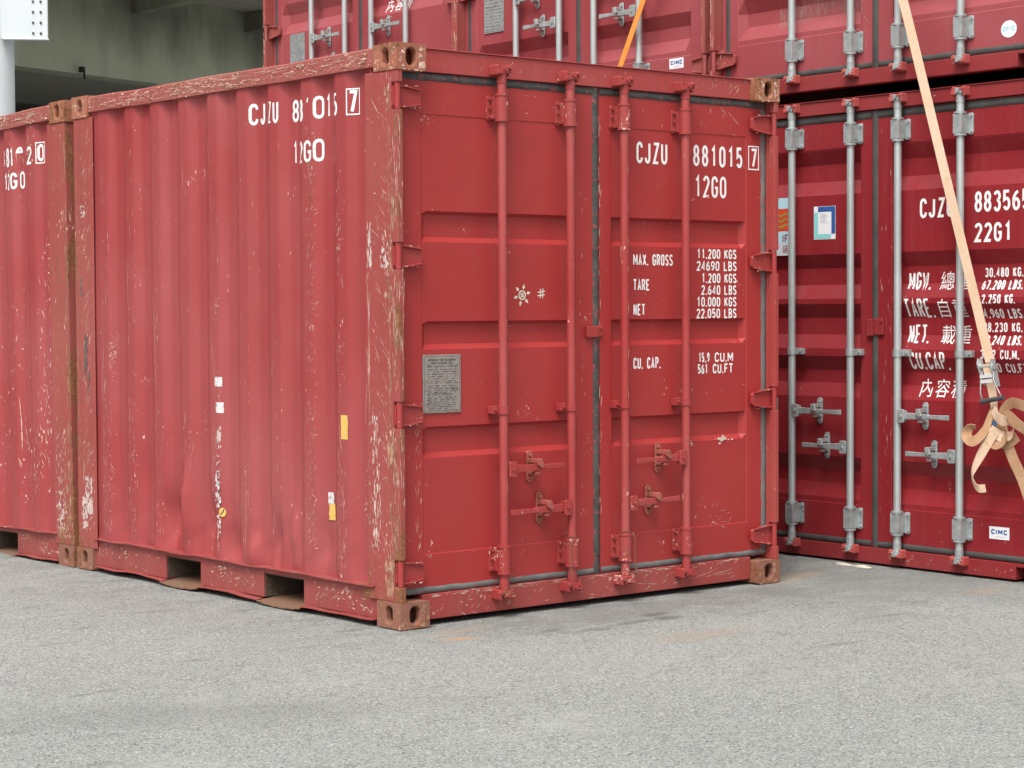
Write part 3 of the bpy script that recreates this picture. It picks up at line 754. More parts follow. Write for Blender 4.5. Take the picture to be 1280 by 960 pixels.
    DL, DR = leaves[0][0], leaves[1][0]
    # rubber seals
    sg = lambda mb, *a: mb.box(*a)
    zt0, zt1 = (Z(2.428), Z(2.468)) if main else (Z(2.452), Z(2.500))
    zb0, zb1 = (Z(.150), Z(.182)) if main else (Z(.101), Z(.138))
    sx_ = (X(2.302), X(2.343)) if main else (W - .098, W - .062)
    def sealstrip(horizontal, a0, a1, b0, b1, mt, par):
        """rubber strip with a rounded lip and slight waviness"""
        mb = MB(); nn = max(6, int((a1 - a0) / .03)); rr = random.Random(int(a0 * 100 + b0 * 1000)); v = []
        prof = ((0, yd + .004), (.12, yd - .003), (.5, yd - .007), (.88, yd - .003), (1, yd + .004))
        for k in range(nn + 1):
            a = a0 + (a1 - a0) * k / nn; w = rr.uniform(-.0018, .0018) if main else rr.uniform(-.0006, .0006)
            for t, y in prof:
                b = b0 + (b1 - b0) * t + w
                v.append((a, y, b) if horizontal else (b, y, a))
        mb.add(v, [(k * 5 + j, k * 5 + j + 1, (k + 1) * 5 + j + 1, (k + 1) * 5 + j) for k in range(nn) for j in range(4)], True)
        return mb.build('door_seal', mt, par)
    cs = mats['seal']
    for (dl, a, b, xs_) in ((DL, x_in + .004, xc - .0235, (W - sx_[1], W - sx_[0])), (DR, xc + .0235, W - x_in - .004, sx_)):
        sealstrip(True, a, b, zt0, zt1, cs, dl)
        sealstrip(True, a, b, zb0, zb1, 'sealg' if main else cs, dl)
        sealstrip(False, zb1 + .003, zt0 - .003, xs_[0], xs_[1], 'sealg' if main else cs, dl)
    sealstrip(False, zb0 + .002, zt1 - .002, xc - .0225, xc + .0225, cs, DR)
    # middle lock plate over the seam
    if main: lx0, lx1, lz0, lz1 = X(1.108, 0, yd - .015), X(1.215, 0, yd - .015), Z(1.281), Z(1.335)
    else: lx0, lx1, lz0, lz1 = X(1.240), X(1.356), Z(1.264), Z(1.358)
    mb = MB(); mb.box(lx0, xc - .002, yd - .022, yd - .002, lz0, lz1); mb.box(xc + .0005, lx1, yd - .015, yd - .002, lz0 + .006, lz1 + .004)
    mb.cyl((lx1 - .016, yd - .022, lz1 - .012), (lx1 - .016, yd - .01, lz1 - .012), .007, 8)
    mb.build('lock_plate', mats['hinge'] if main else 'rframe', DR, .004)
    # hinges
    for s, x, dl in ((1, 0, DL), (-1, W, DR)):
        for h in hz:
            mb = MB(); P = lambda a: x + s * a
            mb.cyl((P(.015), .018, h - .0575), (P(.015), .018, h + .0575), .0135, 12)
            mb.prism([(P(.006), h - .044), (P(.006), h + .044), (P(.060), h + .042), (P(.150), h + .032), (P(.160), h + .022), (P(.160), h - .022), (P(.150), h - .032), (P(.060), h - .042)], yd - .030, yd - .012)
            mb.box(P(.033), P(.052), yd - .0115, yd - .001, h - .036, h + .036)
            mb.box(P(.06), P(.15), yd - .0115, yd - .001, h - .026, h + .026)
            for z_ in (1, -1):      # raised ribs along the blade edges
                mb.prism([(P(.008), h + z_ * .052), (P(.008), h + z_ * .041), (P(.062), h + z_ * .040), (P(.150), h + z_ * .029), (P(.152), h + z_ * .036), (P(.064), h + z_ * .049)], yd - .044, yd - .0302)
            mb.build('hinge', mats['hinge'], dl, .003)
    # locking bars and their fittings
    if main:
        rods = [X(a, -.06, yr) for a in (.545, .958, 1.300, 1.709)]
        zg_t, zg_b, zbr, side, wide = (2.275, 2.402), (.197, .330), .955, -1, .050
        zc_t, zc_b = 2.508, .104
        hl = [(0, .601, .905, .679), (1, .914, .578, .481), (3, 1.684, 1.368, .680), (2, 1.345, 1.655, .474)]
        hl = [(k, rods[k] + (.038 if xe > xh else -.038), X(xe - .003, -.06, yr), z) for k, xh, xe, z in hl]
        kp = [X(a, 0, yd) for a in (.745, .802, 1.566, 1.501)]
    else:
        rods = [X(a, -.06, yr) for a in (.721, 1.160, 1.496, 1.917)]
        zg_t, zg_b, zbr, side, wide = (Z(2.316), Z(2.442)), (Z(.186), Z(.318)), Z(1.175), 1, .056
        zc_t, zc_b = Z(2.548), Z(.085)
        hl = [(0, 0, X(1.101, -.06, yr), .838), (1, 0, X(.813, -.06, yr), .645), (2, 0, X(1.856, -.06, yr), .835), (3, 0, X(1.564, -.06, yr), .632)]
        hl = [(k, rods[k] + (.038 if k in (0, 2) else -.038), xe, z) for k, _, xe, z in hl]
        kp = [X(a, 0, yd) for a in (.886, .940, 1.645, 1.706)]
    for k, x in enumerate(rods):
        dl = DL if k < 2 else DR
        mb = MB(); mb.cyl((x, yr, zc_b + .02), (x, yr, zc_t - .02), .0205, 20); mb.build('locking_bar', mats['bar'], dl)
        guide(x, *zg_t, yd, yr, side, mats['guide'], dl, wide, not main); guide(x, *zg_b, yd, yr, side, mats['guide'], dl, wide, not main)
        bracket(x, zbr, yd, yr, side, mats['guide'], dl, .052 if main else .064)
        cam_head(x, zc_t, True, yr, mats['cam'], dl); cam_head(x, zc_b, False, yr, mats['cam'], dl)
        cam_keeper(x, zc_t, True, yh, yr, mats['camk'], hd); cam_keeper(x, zc_b, False, yh, yr, mats['camk'], sl)
    for (k, xh, xe, z), xk in zip(hl, kp):
        dl = DL if k < 2 else DR
        handle(xh, xe, z, yd, yr, mats['handle'], dl, drop=0 if not main else -.004 * (1 if xe > xh else -1)); keeper(xk, z, yd, yr, mats['keeper'], dl)
    return root, DL, DR, left_wall, leaves, dict(X=X, Z=Z, D=D, yd=yd, yh=yh, yr=yr, rods=rods, seam=seam, gr=gr, ts=ts, bs=bs, pan=pan, hd=hd, sl=sl, xc=xc)

# ------------------------------------------------------------------ decals and scratches
def door_lay(mb, leaf, dfn, P, name, mat, off=.0012, **props):
    if isinstance(mb, list): return [door_lay(m_, leaf, dfn, P, name, mat, off, **props) for m_ in mb][-1]
    cz = []
    for zt, zb in P['gr']: cz += [zt, zt - P['ts'], zb + P['bs'], zb]
    for z in P['seam']: cz += [z - .0025, z]
    return lay(mb, [], cz, lambda s, t, o: Vector((s, P['yd'] + dfn(s, t) - off - o, t)), name, mat, leaf, own=1, **props)
def side_lay(mb, wall, name, mat, off=.0012, **props):
    cuts = [-b for b in sbreaks(2.991)]
    return lay(mb, cuts, [], lambda s, t, o: Vector((sprof(-s) - off - o - (.003 if t < .7 else 0), -s, t)), name, mat, wall, own=1, **props)
def far_lay(mb, name, mat, off=.0012, **props):
    """s = minus the distance from the end that touches the near container"""
    cuts = [-b for b in sbreaks(2.991)]
    return lay(mb, cuts, [], lambda s, t, o: Vector((W - sprof(-s) + off + o, 2.991 + s, t)), name, mat, FW, own=1, **props)
def quad(mb, x0, x1, z0, z1, o=0.):
    mb.add([(x0, z0, o), (x1, z0, o), (x1, z1, o), (x0, z1, o)], [(0, 1, 2, 3)])
def scratch(mb, x, z, ln, ang, w, rr, o=0.):
    """thin irregular scratch, (s, t) plane"""
    n = max(2, int(ln / .012)); L, R_ = [], []
    ca, sa = math.cos(ang), math.sin(ang); bend = rr.uniform(-.12, .12)
    for i in range(n + 1):
        t = i / n; c = (x + ca * ln * t - sa * bend * ln * t * t, z + sa * ln * t + ca * bend * ln * t * t)
        ww = w * (.25 + rr.random()) * (1 - abs(2 * t - 1) ** 3) + .0002; L.append((c[0] - sa * ww, c[1] + ca * ww, o)); R_.append((c[0] + sa * ww, c[1] - ca * ww, o))
    mb.add(L + R_, [(i, i + 1, n + 2 + i, n + 1 + i) for i in range(n)])
def blotch(mb, x, z, r_, rr, o=0., sx=1., sz=1.):
    n = rr.randint(5, 9); mb.add([(x + math.cos(6.283 * i / n) * r_ * sx * rr.uniform(.45, 1.2), z + math.sin(6.283 * i / n) * r_ * sz * rr.uniform(.45, 1.2), o) for i in range(n)], [tuple(range(n))])

# ------------------------------------------------------------------ the near ten foot container
near, DL, DR, LW, leaves, P = make_container('ten')
near['label'] = 'weathered red ten foot container nearest the camera, its closed double doors facing right'
near['group'] = 'weathered ten foot containers'
X, Z = P['X'], P['Z']
LT = 2.991
far = make_container('ten', ((LT - 1.99, LT - 1.65), (LT - 1.05, LT - .715)))[0]; far['group'] = near['group']
far['label'] = 'weathered red container cut off by the left edge, end to end with the nearest one'
far.location = (W, 3.035 + LT, -.062); far.rotation_euler = (.020, 0, math.pi)      # its doors are at the other end
FW = max([c for c in far.children if c.name.startswith('side_wall')], key=lambda c: min(v[0] for v in c.bound_box))
dR = leaves[1][1]; dLf = leaves[0][1]
# writing on the right door
def boxed(mb, x0, x1, z0, z1, sw):
    quad(mb, x0, x1, z1 - sw, z1); quad(mb, x0, x1, z0, z0 + sw); quad(mb, x0, x0 + sw, z0 + sw, z1 - sw); quad(mb, x1 - sw, x1, z0 + sw, z1 - sw)
def dtext(s, xm, z0, z1, xm1, sw, name='lettering', pad=1.30):
    """line of stencil text between measured x positions on the door"""
    mb = MB(); x0, x1 = X(xm), X(xm1); a, b = Z(z0), Z(z1)
    probe = text(MB(), s, 0, 0, 1, 1 / pad, 1, .28)       # unit run length
    last = probe - (1 - 1 / pad) if s[-1] != '.' else probe
    k = (x1 - x0) / last; out = []
    for wd in s.split(' '):
        mb = MB(); x0 = text(mb, wd, x0, a, b - a, k / pad, k, sw) + k * .75; out.append(mb)
    return out
m1 = dtext('CJZU', 1.438, 2.120, 2.225, 1.645, .0136); door_lay(m1, DR, dR, P, 'lettering', 'white')
m1 = dtext('881015', 1.822, 2.122, 2.228, 2.173, .0145, pad=1.36); door_lay(m1, DR, dR, P, 'lettering', 'white')
m1 = MB(); boxed(m1, X(2.212), X(2.290), Z(2.118), Z(2.240), .006); door_lay(m1, DR, dR, P, 'stencil_frame', 'white')
m1 = MB(); glyph(m1, '7', X(2.230), Z(2.130), .045, .098, .0136); door_lay(m1, DR, dR, P, 'lettering', 'white')
m1 = dtext('12G0', 1.832, 1.968, 2.077, 2.056, .0136); door_lay(m1, DR, dR, P, 'lettering', 'white')
for s, a, z0, z1, b in (('MAX. GROSS', 1.414, 1.626, 1.682, 1.681), ('TARE', 1.414, 1.504, 1.560, 1.523), ('NET', 1.414, 1.384, 1.440, 1.492), ('CU. CAP.', 1.413, 1.124, 1.180, 1.602)):
    door_lay(dtext(s, a, z0, z1, b, .0080, pad=1.22), DR, dR, P, 'lettering', 'white')
for i, (s, x0, x1) in enumerate((('11.200 KGS', 1.848, 2.130), ('24690 LBS', 1.846, 2.130), ('1.200 KGS', 1.880, 2.130), ('2.640 LBS', 1.878, 2.130), ('10.000 KGS', 1.846, 2.130), ('22.050 LBS', 1.844, 2.130))):
    zc = (1.688, 1.628, 1.567, 1.508, 1.449, 1.391)[i]
    door_lay(dtext(s, x0, zc - .0245, zc + .0245, x1, .0080, pad=1.22), DR, dR, P, 'lettering', 'white')
for s, x0, x1, zc in (('15.9', 1.858, 1.932, 1.171), ('CU.M', 1.972, 2.108, 1.171), ('561', 1.852, 1.922, 1.114), ('CU.FT', 1.958, 2.104, 1.114)):
    door_lay(dtext(s, x0, zc - .0245, zc + .0245, x1, .0080, pad=1.22), DR, dR, P, 'lettering', 'white')
# hand drawn flower and hash on the left door
mb = MB(); rr = random.Random(4); fx, fz = X(.711), Z(1.482)
for k in range(6):
    a = math.radians(15 + 60 * k); cx, cz = fx + math.cos(a) * .037, fz + math.sin(a) * .037
    mb.add([(cx + math.cos(a) * .017, cz + math.sin(a) * .017, 0), (cx - math.sin(a) * .008, cz + math.cos(a) * .008, 0), (cx - math.cos(a) * .010, cz - math.sin(a) * .010, 0), (cx + math.sin(a) * .008, cz - math.cos(a) * .008, 0)], [(0, 1, 2, 3)])
stroke(mb, arc(fx, fz, .020, .020, 0, 360, 12), .006, .0002); stroke(mb, arc(fx, fz, .008, .008, 0, 360, 8), .004, .0004)
for a, b in (((fx - .018, fz - .018), (fx + .018, fz + .016)), ((fx - .018, fz + .017), (fx + .017, fz - .018))): stroke(mb, [a, b], .004, .0006)
door_lay(mb, DL, dLf, P, 'chalk_flower', 'chalk')
mb = MB(); hx, hz_ = X(.828), Z(1.489)
for k, (a, b) in enumerate((((-.022, .006), (.022, .012)), ((-.024, -.010), (.021, -.005)), ((-.008, -.022), (-.004, .024)), ((.007, -.020), (.010, .024)))):
    stroke(mb, [(hx + a[0], hz_ + a[1]), (hx + b[0], hz_ + b[1])], .005, .0002 * k)
door_lay(mb, DL, dLf, P, 'chalk_hash_mark', 'chalk')

def data_plate(leaf, P, x0, x1, z0, z1, full, mat='plate', own=1):
    """riveted approval plate with its print"""
    mb = MB(); yd = P['yd']
    mb.box(x0, x1, yd - .004, yd + .002, z0, z1)
    pl = mb.build('data_plate', mat, leaf, .0015)
    if own: pl['own'] = 1
    mb = MB(); rr = random.Random(9); w = x1 - x0; h = z1 - z0
    def ln(t, a, b, th): quad(mb, x0 + w * a, x0 + w * b, z1 - h * t - h * th, z1 - h * t)
    for a, b, t in ((.03, .97, .025), (.03, .97, .565), (.03, .97, .975)): ln(t, a, b, .004)
    for xx in (.03, .965): quad(mb, x0 + w * xx, x0 + w * xx + .0012, z0 + h * .025, z1 - h * .025)
    if full:
        def tl(s, xa, xb, t, hh, sw):
            pr = text(MB(), s, 0, 0, 1, .78, 1, .28) - .22; k = w * (xb - xa) / pr
            text(mb, s, x0 + w * xa, z1 - h * t - hh, hh, k * .78, k, sw)
        tl('APPROVED FOR TRANSPORT', .12, .88, .075, .0095, .0018); tl('UNDER CUSTOMS SEAL', .2, .8, .125, .0095, .0018)
        tl('CSC SAFETY APPROVAL', .10, .76, .66, .0095, .0018)
        rows = [.18, .20, .25, .29, .33, .37, .41, .45, .48, .53, .58, .61, .64, .72, .745, .77, .80, .83, .86, .89, .92, .95]
    else: rows = [.06 + .055 * i for i in range(17)]
    for t in rows:
        a = rr.uniform(.08, .15)
        while a < .88:
            b = min(.92, a + rr.uniform(.04, .16)); ln(t, a, b, .010 if rr.random() < .6 else .006); a = b + rr.uniform(.02, .08)
    o = lay(mb, [], [], lambda s, t, q: Vector((s, yd - .0048 - q, t)), 'plate_print', 'print', leaf)
    if own: o['own'] = 1
    mb = MB()
    for (a, b) in ((.05, .04), (.95, .04), (.05, .57), (.95, .57), (.05, .96), (.95, .96)): mb.cyl((x0 + w * a, yd - .006, z1 - h * b), (x0 + w * a, yd - .003, z1 - h * b), .0035, 6)
    o = mb.build('plate_rivets', mat, leaf)
    if own: o['own'] = 1
data_plate(DL, P, X(.129), X(.343), Z(.955), Z(1.216), True)

# seal wires left on two bars
for k, leaf in ((1, DL), (2, DR)):
    x = P['rods'][k]; s = -1 if k == 1 else 1; mb = MB()
    mb.tube([(x + .026 * math.cos(t), P['yr'] + .026 * math.sin(t), .338 + .006 * math.sin(2 * t)) for t in [i * .63 for i in range(11)]], .0020, 6)
    q = x + s * .034
    mb.tube([(x + s * .022, -.02, .335), (q, -.024, .30), (q - .004, -.028, .25), (q + .002, -.026, .20), (q + .008, -.028, .165), (q, -.03, .150), (q - .010, -.028, .165), (q - .004, -.026, .20), (q + .006, -.02, .26), (q + .004, -.02, .31), (x + s * .02, -.02, .333)], .0020, 6)
    mb.build('seal_wire', 'strapsteel', leaf, own=1)

# writing on the corrugated side, distorted by the pressings
for ch, a, b, z0, z1, cut in (('C', 1.222, 1.170, 2.313, 2.417, 0), ('J', 1.150, 1.105, 2.312, 2.419, 0), ('Z', 1.042, 1.018, 2.311, 2.413, 0), ('U', 1.003, .956, 2.307, 2.413, 0),
                      ('8', .873, .818, 2.303, 2.408, 0), ('8', .786, .747, 2.298, 2.402, 0), ('1', .722, .692, 2.300, 2.409, .5), ('0', .670, .610, 2.304, 2.4095, 0),
                      ('1', .592, .556, 2.305, 2.4116, 0), ('5', .508, .468, 2.303, 2.4085, 0), ('7', .388, .345, 2.309, 2.412, 0),
                      ('1', .866, .834, 2.107, 2.213, 0), ('2', .801, .752, 2.105, 2.207, 0), ('G', .742, .682, 2.1055, 2.209, 0), ('0', .672, .612, 2.1066, 2.212, 0)):
    mb = MB(); glyph(mb, ch, -a, z0, a - b, z1 - z0, min(.0150, (a - b) * .34), cut or None)
    side_lay(mb, LW, 'stencil_letter', 'whitew' if ch in 'ZG5' or cut else 'white')
mb = MB(); boxed(mb, -.400, -.328, 2.300, 2.421, .006); side_lay(mb, LW, 'stencil_frame', 'white')
for ch, a, b, z0, z1, cut in (('8', .812, .756, 2.273, 2.382, 0), ('8', .735, .700, 2.273, 2.384, 0), ('1', .69, .660, 2.276, 2.382, 0), ('0', .645, .580, 2.279, 2.385, .55), ('2', .478, .418, 2.270, 2.372, 0), ('0', .372, .322, 2.281, 2.378, 0),
                      ('1', .765, .730, 2.141, 2.238, 0), ('2', .722, .700, 2.141, 2.236, 0), ('G', .69, .640, 2.143, 2.239, 0), ('0', .620, .560, 2.141, 2.242, 0)):
    mb = MB(); glyph(mb, ch, -a, z0, a - b, z1 - z0, min(.0145, (a - b) * .34), cut or None); far_lay(mb, 'stencil_letter', 'whitew')
mb = MB(); boxed(mb, -.384, -.308, 2.268, 2.390, .006); far_lay(mb, 'stencil_frame', 'whitew')

# stickers and sticker remains on the side
def stick(name, mat, a, b, z0, z1, tear=.0, o=0.):
    mb = MB(); rr = random.Random(int(a * 1000)); n = 7
    L = [(-a + rr.uniform(-tear, tear), z0 + (z1 - z0) * i / n, o) for i in range(n + 1)]; R_ = [(-b + rr.uniform(-tear, tear), z0 + (z1 - z0) * i / n, o) for i in range(n + 1)]
    mb.add(L + R_, [(i, i + 1, n + 2 + i, n + 1 + i) for i in range(n)]); return side_lay(mb, LW, name, mat, .0016)
stick('paper_sticker', 'paperw', 1.548, 1.494, 1.041, 1.088, .002); stick('paper_sticker', 'paperw', 1.540, 1.486, .909, .962, .002)
stick('yellow_sticker', 'yellow', .458, .405, .826, .937, .002)
stick('paper_sticker', 'paperw', .600, .552, .520, .573, .003); stick('yellow_sticker', 'yellow', .592, .540, .444, .5195, .004)
mb = MB(); mb.add([(-1.497 + .020 * math.cos(t), .414 + .023 * math.sin(t), 0) for t in [6.283 * i / 14 for i in range(14)]], [tuple(range(14))]); side_lay(mb, LW, 'round_sticker', 'yellow', .0016)
mb = MB(); stroke(mb, [(-1.507, .402), (-1.497, .411), (-1.487, .430)], .006); side_lay(mb, LW, 'sticker_print', 'print', .0024)
mb = MB(); rr = random.Random(12)
boxed(mb, -1.541, -1.513, .585, .620, .004)
for i in range(26): blotch(mb, -rr.uniform(1.508, 1.540), rr.uniform(.44, .60), rr.uniform(.003, .011), rr, .0002 * i, 1, 1.5)
side_lay(mb, LW, 'sticker_remains', 'paperw', .0014)
mb = MB()
for (z_, c_, r0_) in ((.80, 22, .010), (.75, 10, .008), (.67, 10, .006), (.36, 16, .010), (.31, 8, .008), (.99, 6, .004)):
    for i in range(c_): blotch(mb, -rr.uniform(1.505, 1.535), z_ + rr.gauss(0, .016), rr.uniform(.3, 1) * r0_, rr, .00003 * i, .8, 1.4)
side_lay(mb, LW, 'sticker_residue', 'peel', .0013, kind='stuff')

# scratches: short pale flecks along the outer ribs, heavy scraping on two of them
mb = MB(); mr = MB(); rr = random.Random(21)
ribs = {.446: 110, .722: 420, 1.0: 36, 1.278: 40, 1.556: 90, 1.834: 60, 2.11: 60, 2.39: 110, 2.67: 120}
o = 0
for yc_, cnt in ribs.items():
    for i in range(cnt):
        o = (o + 1) % 101
        y = yc_ + rr.uniform(-.042, .040) + (-.01 if yc_ > .7 else .01); z = rr.uniform(.22, 2.25) if rr.random() < .6 else rr.uniform(.22, .9)
        if yc_ == .722:
            y = rr.uniform(.670, .735); z = rr.uniform(.3, 2.28); t_ = mr if rr.random() < .68 else mb
            scratch(t_, -y, z, rr.uniform(.008, .035), rr.choice((.8, 2.2, 1.4, .4)) + rr.uniform(-.4, .4), rr.uniform(.0006, .0018), rr, .00001 * o)
        else:
            t_ = mr if rr.random() < .2 else mb
            if rr.random() < .55: scratch(t_, -y, z, rr.uniform(.006, .05) * (3 if rr.random() < .12 else 1), 1.57 + rr.uniform(-.12, .12), rr.uniform(.0005, .0015), rr, .00001 * o)
            else: blotch(t_, -y, z, rr.uniform(.001, .004), rr, .00001 * o, .7, 2.2)
for (y, z, c, r1_, r2_) in ((2.60, 1.19, 46, .030, .085), (1.53, 1.43, 22, .025, .05), (2.25, 1.05, 16, .04, .02), (2.36, 1.62, 5, .02, .03), (.47, 1.22, 26, .045, .06), (.47, 1.75, 20, .03, .09), (1.27, .62, 10, .012, .05), (2.36, .62, 14, .03, .07), (2.62, .5, 24, .04, .12), (.30, .55, 22, .02, .12)):
    for i in range(c):
        o = (o + 1) % 101; yy = y + rr.gauss(0, r1_ * .5); zz = z + rr.gauss(0, r2_ * .5)
        scratch(mb, -yy, zz, rr.uniform(.006, .022), rr.uniform(0, 3.14), rr.uniform(.0008, .0022), rr, .00001 * o)
for (y, z, ln, an) in ((2.37, 1.67, .055, 1.1), (2.13, 1.0, .50, 1.58), (2.41, 1.45, .25, 1.57), (1.27, .30, .24, 1.57), (1.55, 1.0, .30, 1.58), (.30, .9, .2, 1.6), (2.70, .95, .3, 1.57)):
    scratch(mb, -y, z, ln, an, .0011, rr, .0013)
side_lay(mb, LW, 'paint_scratches', 'scr', .0008, kind='stuff'); side_lay(mr, LW, 'paint_scratches', 'scrr', .0008, kind='stuff')
# the same sort of wear on the container at the left
mb = MB(); rr = random.Random(33)
for (y, z, c, r1_, r2_) in ((.30, 1.55, 30, .03, .5), (.33, .95, 60, .03, .35), (.40, .62, 40, .05, .2), (.62, 1.2, 30, .06, .4), (.55, .55, 50, .10, .2), (.85, .8, 40, .06, .4), (.45, 2.35, 14, .03, .12), (.66, 2.3, 14, .05, .15)):
    for i in range(c):
        o = (o + 1) % 101; yy = min(.95, max(.255, y + rr.gauss(0, r1_))); zz = min(2.45, max(.22, z + rr.gauss(0, r2_ * .6)))
        if rr.random() < .6: scratch(mb, -yy, zz, rr.uniform(.008, .06), 1.57 + rr.uniform(-.5, .5), rr.uniform(.0008, .0022), rr, .00001 * o)
        else: blotch(mb, -yy, zz, rr.uniform(.002, .008), rr, .00001 * o, 1, 1.6)
for y, z, w_ in ((.28, 1.80, .02), (.28, 1.72, .018), (.29, 1.64, .02), (.52, 1.02, .03), (.52, .975, .03)): quad(mb, -y - w_ / 2, -y + w_ / 2, z, z + .010, .0014)
scratch(mb, -.66, .95, .33, -1.45, .003, rr, .0016); scratch(mb, -.62, .78, .17, -1.3, .0025, rr, .0018)
far_lay(mb, 'paint_scratches', 'scr', .0008, kind='stuff')

# scratches on the flat faces: posts, rails, doors, sill
def flat_scr(parent, fn, rects, mat='scr', seed=1, off=.0008):
    mb = MB(); rr = random.Random(seed); k = 0
    for (a0, a1, z0, z1, cnt, l0, l1, an, sp_, w_) in rects:
        for i in range(cnt):
            k = (k + 1) % 101; x_, z_, l_, g_ = rr.uniform(a0, a1), rr.uniform(z0, z1), rr.uniform(l0, l1), an + rr.uniform(-sp_, sp_)
            xe_, ze_ = x_ + math.cos(g_) * l_, z_ + math.sin(g_) * l_
            if not (a0 - .003 < xe_ < a1 + .003 and z0 - .01 < ze_ < z1 + .03): continue
            scratch(mb, x_, z_, l_, g_, w_ * rr.uniform(.5, 1.4), rr, .00001 * k)
    return lay(mb, [], [], fn, 'paint_scratches', mat, parent, own=1, kind='stuff')
pn = [c for c in near.children if c.name.startswith('corner_post')]
front_left = min(pn, key=lambda c: min(v[0] for v in c.bound_box) + min(v[1] for v in c.bound_box))
rear_left = min([c for c in pn if max(v[1] for v in c.bound_box) > 2], key=lambda c: min(v[0] for v in c.bound_box))
sf = lambda x0: (lambda s, t, q: Vector((x0 - .0009 - q, -s, t)))
flat_scr(front_left, sf(0), [(-.235, -.06, .2, 2.4, 46, .02, .11, -.75, .35, .0011), (-.235, -.05, .2, 2.4, 60, .006, .03, 1.57, .8, .0012), (-.20, -.14, .35, .95, 60, .015, .07, 1.57, .25, .0028),
                             (-.20, -.08, .52, .66, 7, .03, .07, .3, .5, .0012), (-.235, -.20, 1.55, 1.8, 26, .01, .05, 1.57, .3, .003), (-.232, -.215, .9, 1.55, 8, .1, .35, 1.6, .04, .0016), (-.12, -.05, 1.55, 1.75, 24, .01, .04, 1.5, .5, .003)], seed=5)
flat_scr(front_left, sf(0), [(-.075, -.048, .2, 2.4, 70, .02, .16, 1.57, .1, .0022), (-.043, -.004, .32, .88, 30, .02, .12, 1.57, .1, .002), (-.043, -.004, 1.03, 1.58, 26, .02, .12, 1.57, .1, .002), (-.043, -.004, 1.74, 2.2, 26, .02, .10, 1.57, .1, .002)], mat='scrr', seed=6)
flat_scr(rear_left, sf(.002), [(-2.93, -2.79, .25, 2.4, 90, .02, .10, .9, .3, .0013), (-2.93, -2.79, .2, .7, 70, .01, .05, 1.3, .7, .003), (-2.90, -2.84, 1.7, 1.95, 18, .01, .03, .5, 1.5, .003)], seed=8)
flat_scr(rear_left, sf(.002), [(-2.97, -2.93, .2, 2.4, 60, .02, .10, 1.57, .2, .0022)], mat='scrr', seed=9)
fl2 = max([c for c in far.children if c.name.startswith('corner_post')], key=lambda c: max(v[0] for v in c.bound_box) + max(v[1] for v in c.bound_box))
ff = lambda s, t, q: Vector((W - .002 + .0009 + q, LT + s, t))
flat_scr(fl2, ff, [(-.20, -.06, .2, 2.4, 30, .01, .05, 1.57, .5, .0016), (-.19, -.07, .15, .75, 90, .01, .05, 1.57, .6, .0028)], seed=15)
flat_scr(fl2, ff, [(-.045, -.008, .2, 2.4, 70, .03, .16, 1.57, .1, .0026)], mat='scrr', seed=16)
def chips(parent, fn, rects, mat, seed):
    """flaked paint: ragged elongated patches"""
    mb = MB(); rr = random.Random(seed); k = 0
    for (a0, a1, z0, z1, cnt, r0, r1, sx, sz) in rects:
        for i in range(cnt):
            k = (k + 1) % 101; r_ = rr.uniform(r0, r1) * (1 if rr.random() < .8 else 1.8); z = min(z1 - r_ * sz, max(z0 + r_ * sz, rr.uniform(z0, z1)))
            blotch(mb, rr.uniform(a0, a1), z, r_, rr, .00001 * k, sx * rr.uniform(.6, 1.6), sz)
    return lay(mb, [], [], fn, 'paint_scratches', mat, parent, own=1, kind='stuff')
for t_, sd_, fx_ in ((near, 17, 1), (far, 18, 0)):
    pick = (lambda nm: min([c for c in t_.children if c.name.startswith(nm)], key=lambda c: min(v[0] for v in c.bound_box))) if fx_ else (lambda nm: max([c for c in t_.children if c.name.startswith(nm)], key=lambda c: max(v[0] for v in c.bound_box)))
    def on(x_, e_): return (lambda s, t, q: Vector((x_ - e_ - q, -s, t))) if fx_ else (lambda s, t, q: Vector((W - x_ + e_ + q, LT + s, t)))
    tr = pick('top_side_rail')
    chips(tr, on(0, .0062), [(-2.8, -.19, 2.503, 2.570, 260, .0008, .0042, 2.6, .7)], 'scr', sd_)
    chips(tr, on(0, .0056), [(-2.8, -.19, 2.503, 2.570, 120, .0015, .007, 2.8, .6)], 'scrr', sd_ + 3)
    flat_scr(tr, on(0, .0070), [(-2.7, -.25, 2.512, 2.562, 130, .02, .10, 0, .14, .0012)], seed=sd_ + 5)
    br = pick('bottom_side_rail')
    flat_scr(br, on(.014, .0010), [(-.70, -.22, .05, .145, 26, .01, .06, .6, 1.2, .0012), (-1.60, -1.2, .05, .145, 20, .01, .06, .6, 1.3, .0012)], seed=sd_ + 30)
    chips(br, on(.014, .0009), [(-.70, -.22, .045, .150, 26, .001, .004, 1.5, .8), (-.42, -.2, .05, .08, 16, .002, .006, 1.8, .6), (-1.60, -1.2, .045, .150, 24, .001, .005, 1.5, .8)] + ([(-2.7, -2.12, .045, .150, 30, .001, .005, 1.5, .8)] if fx_ else []), 'scr', sd_ + 31)
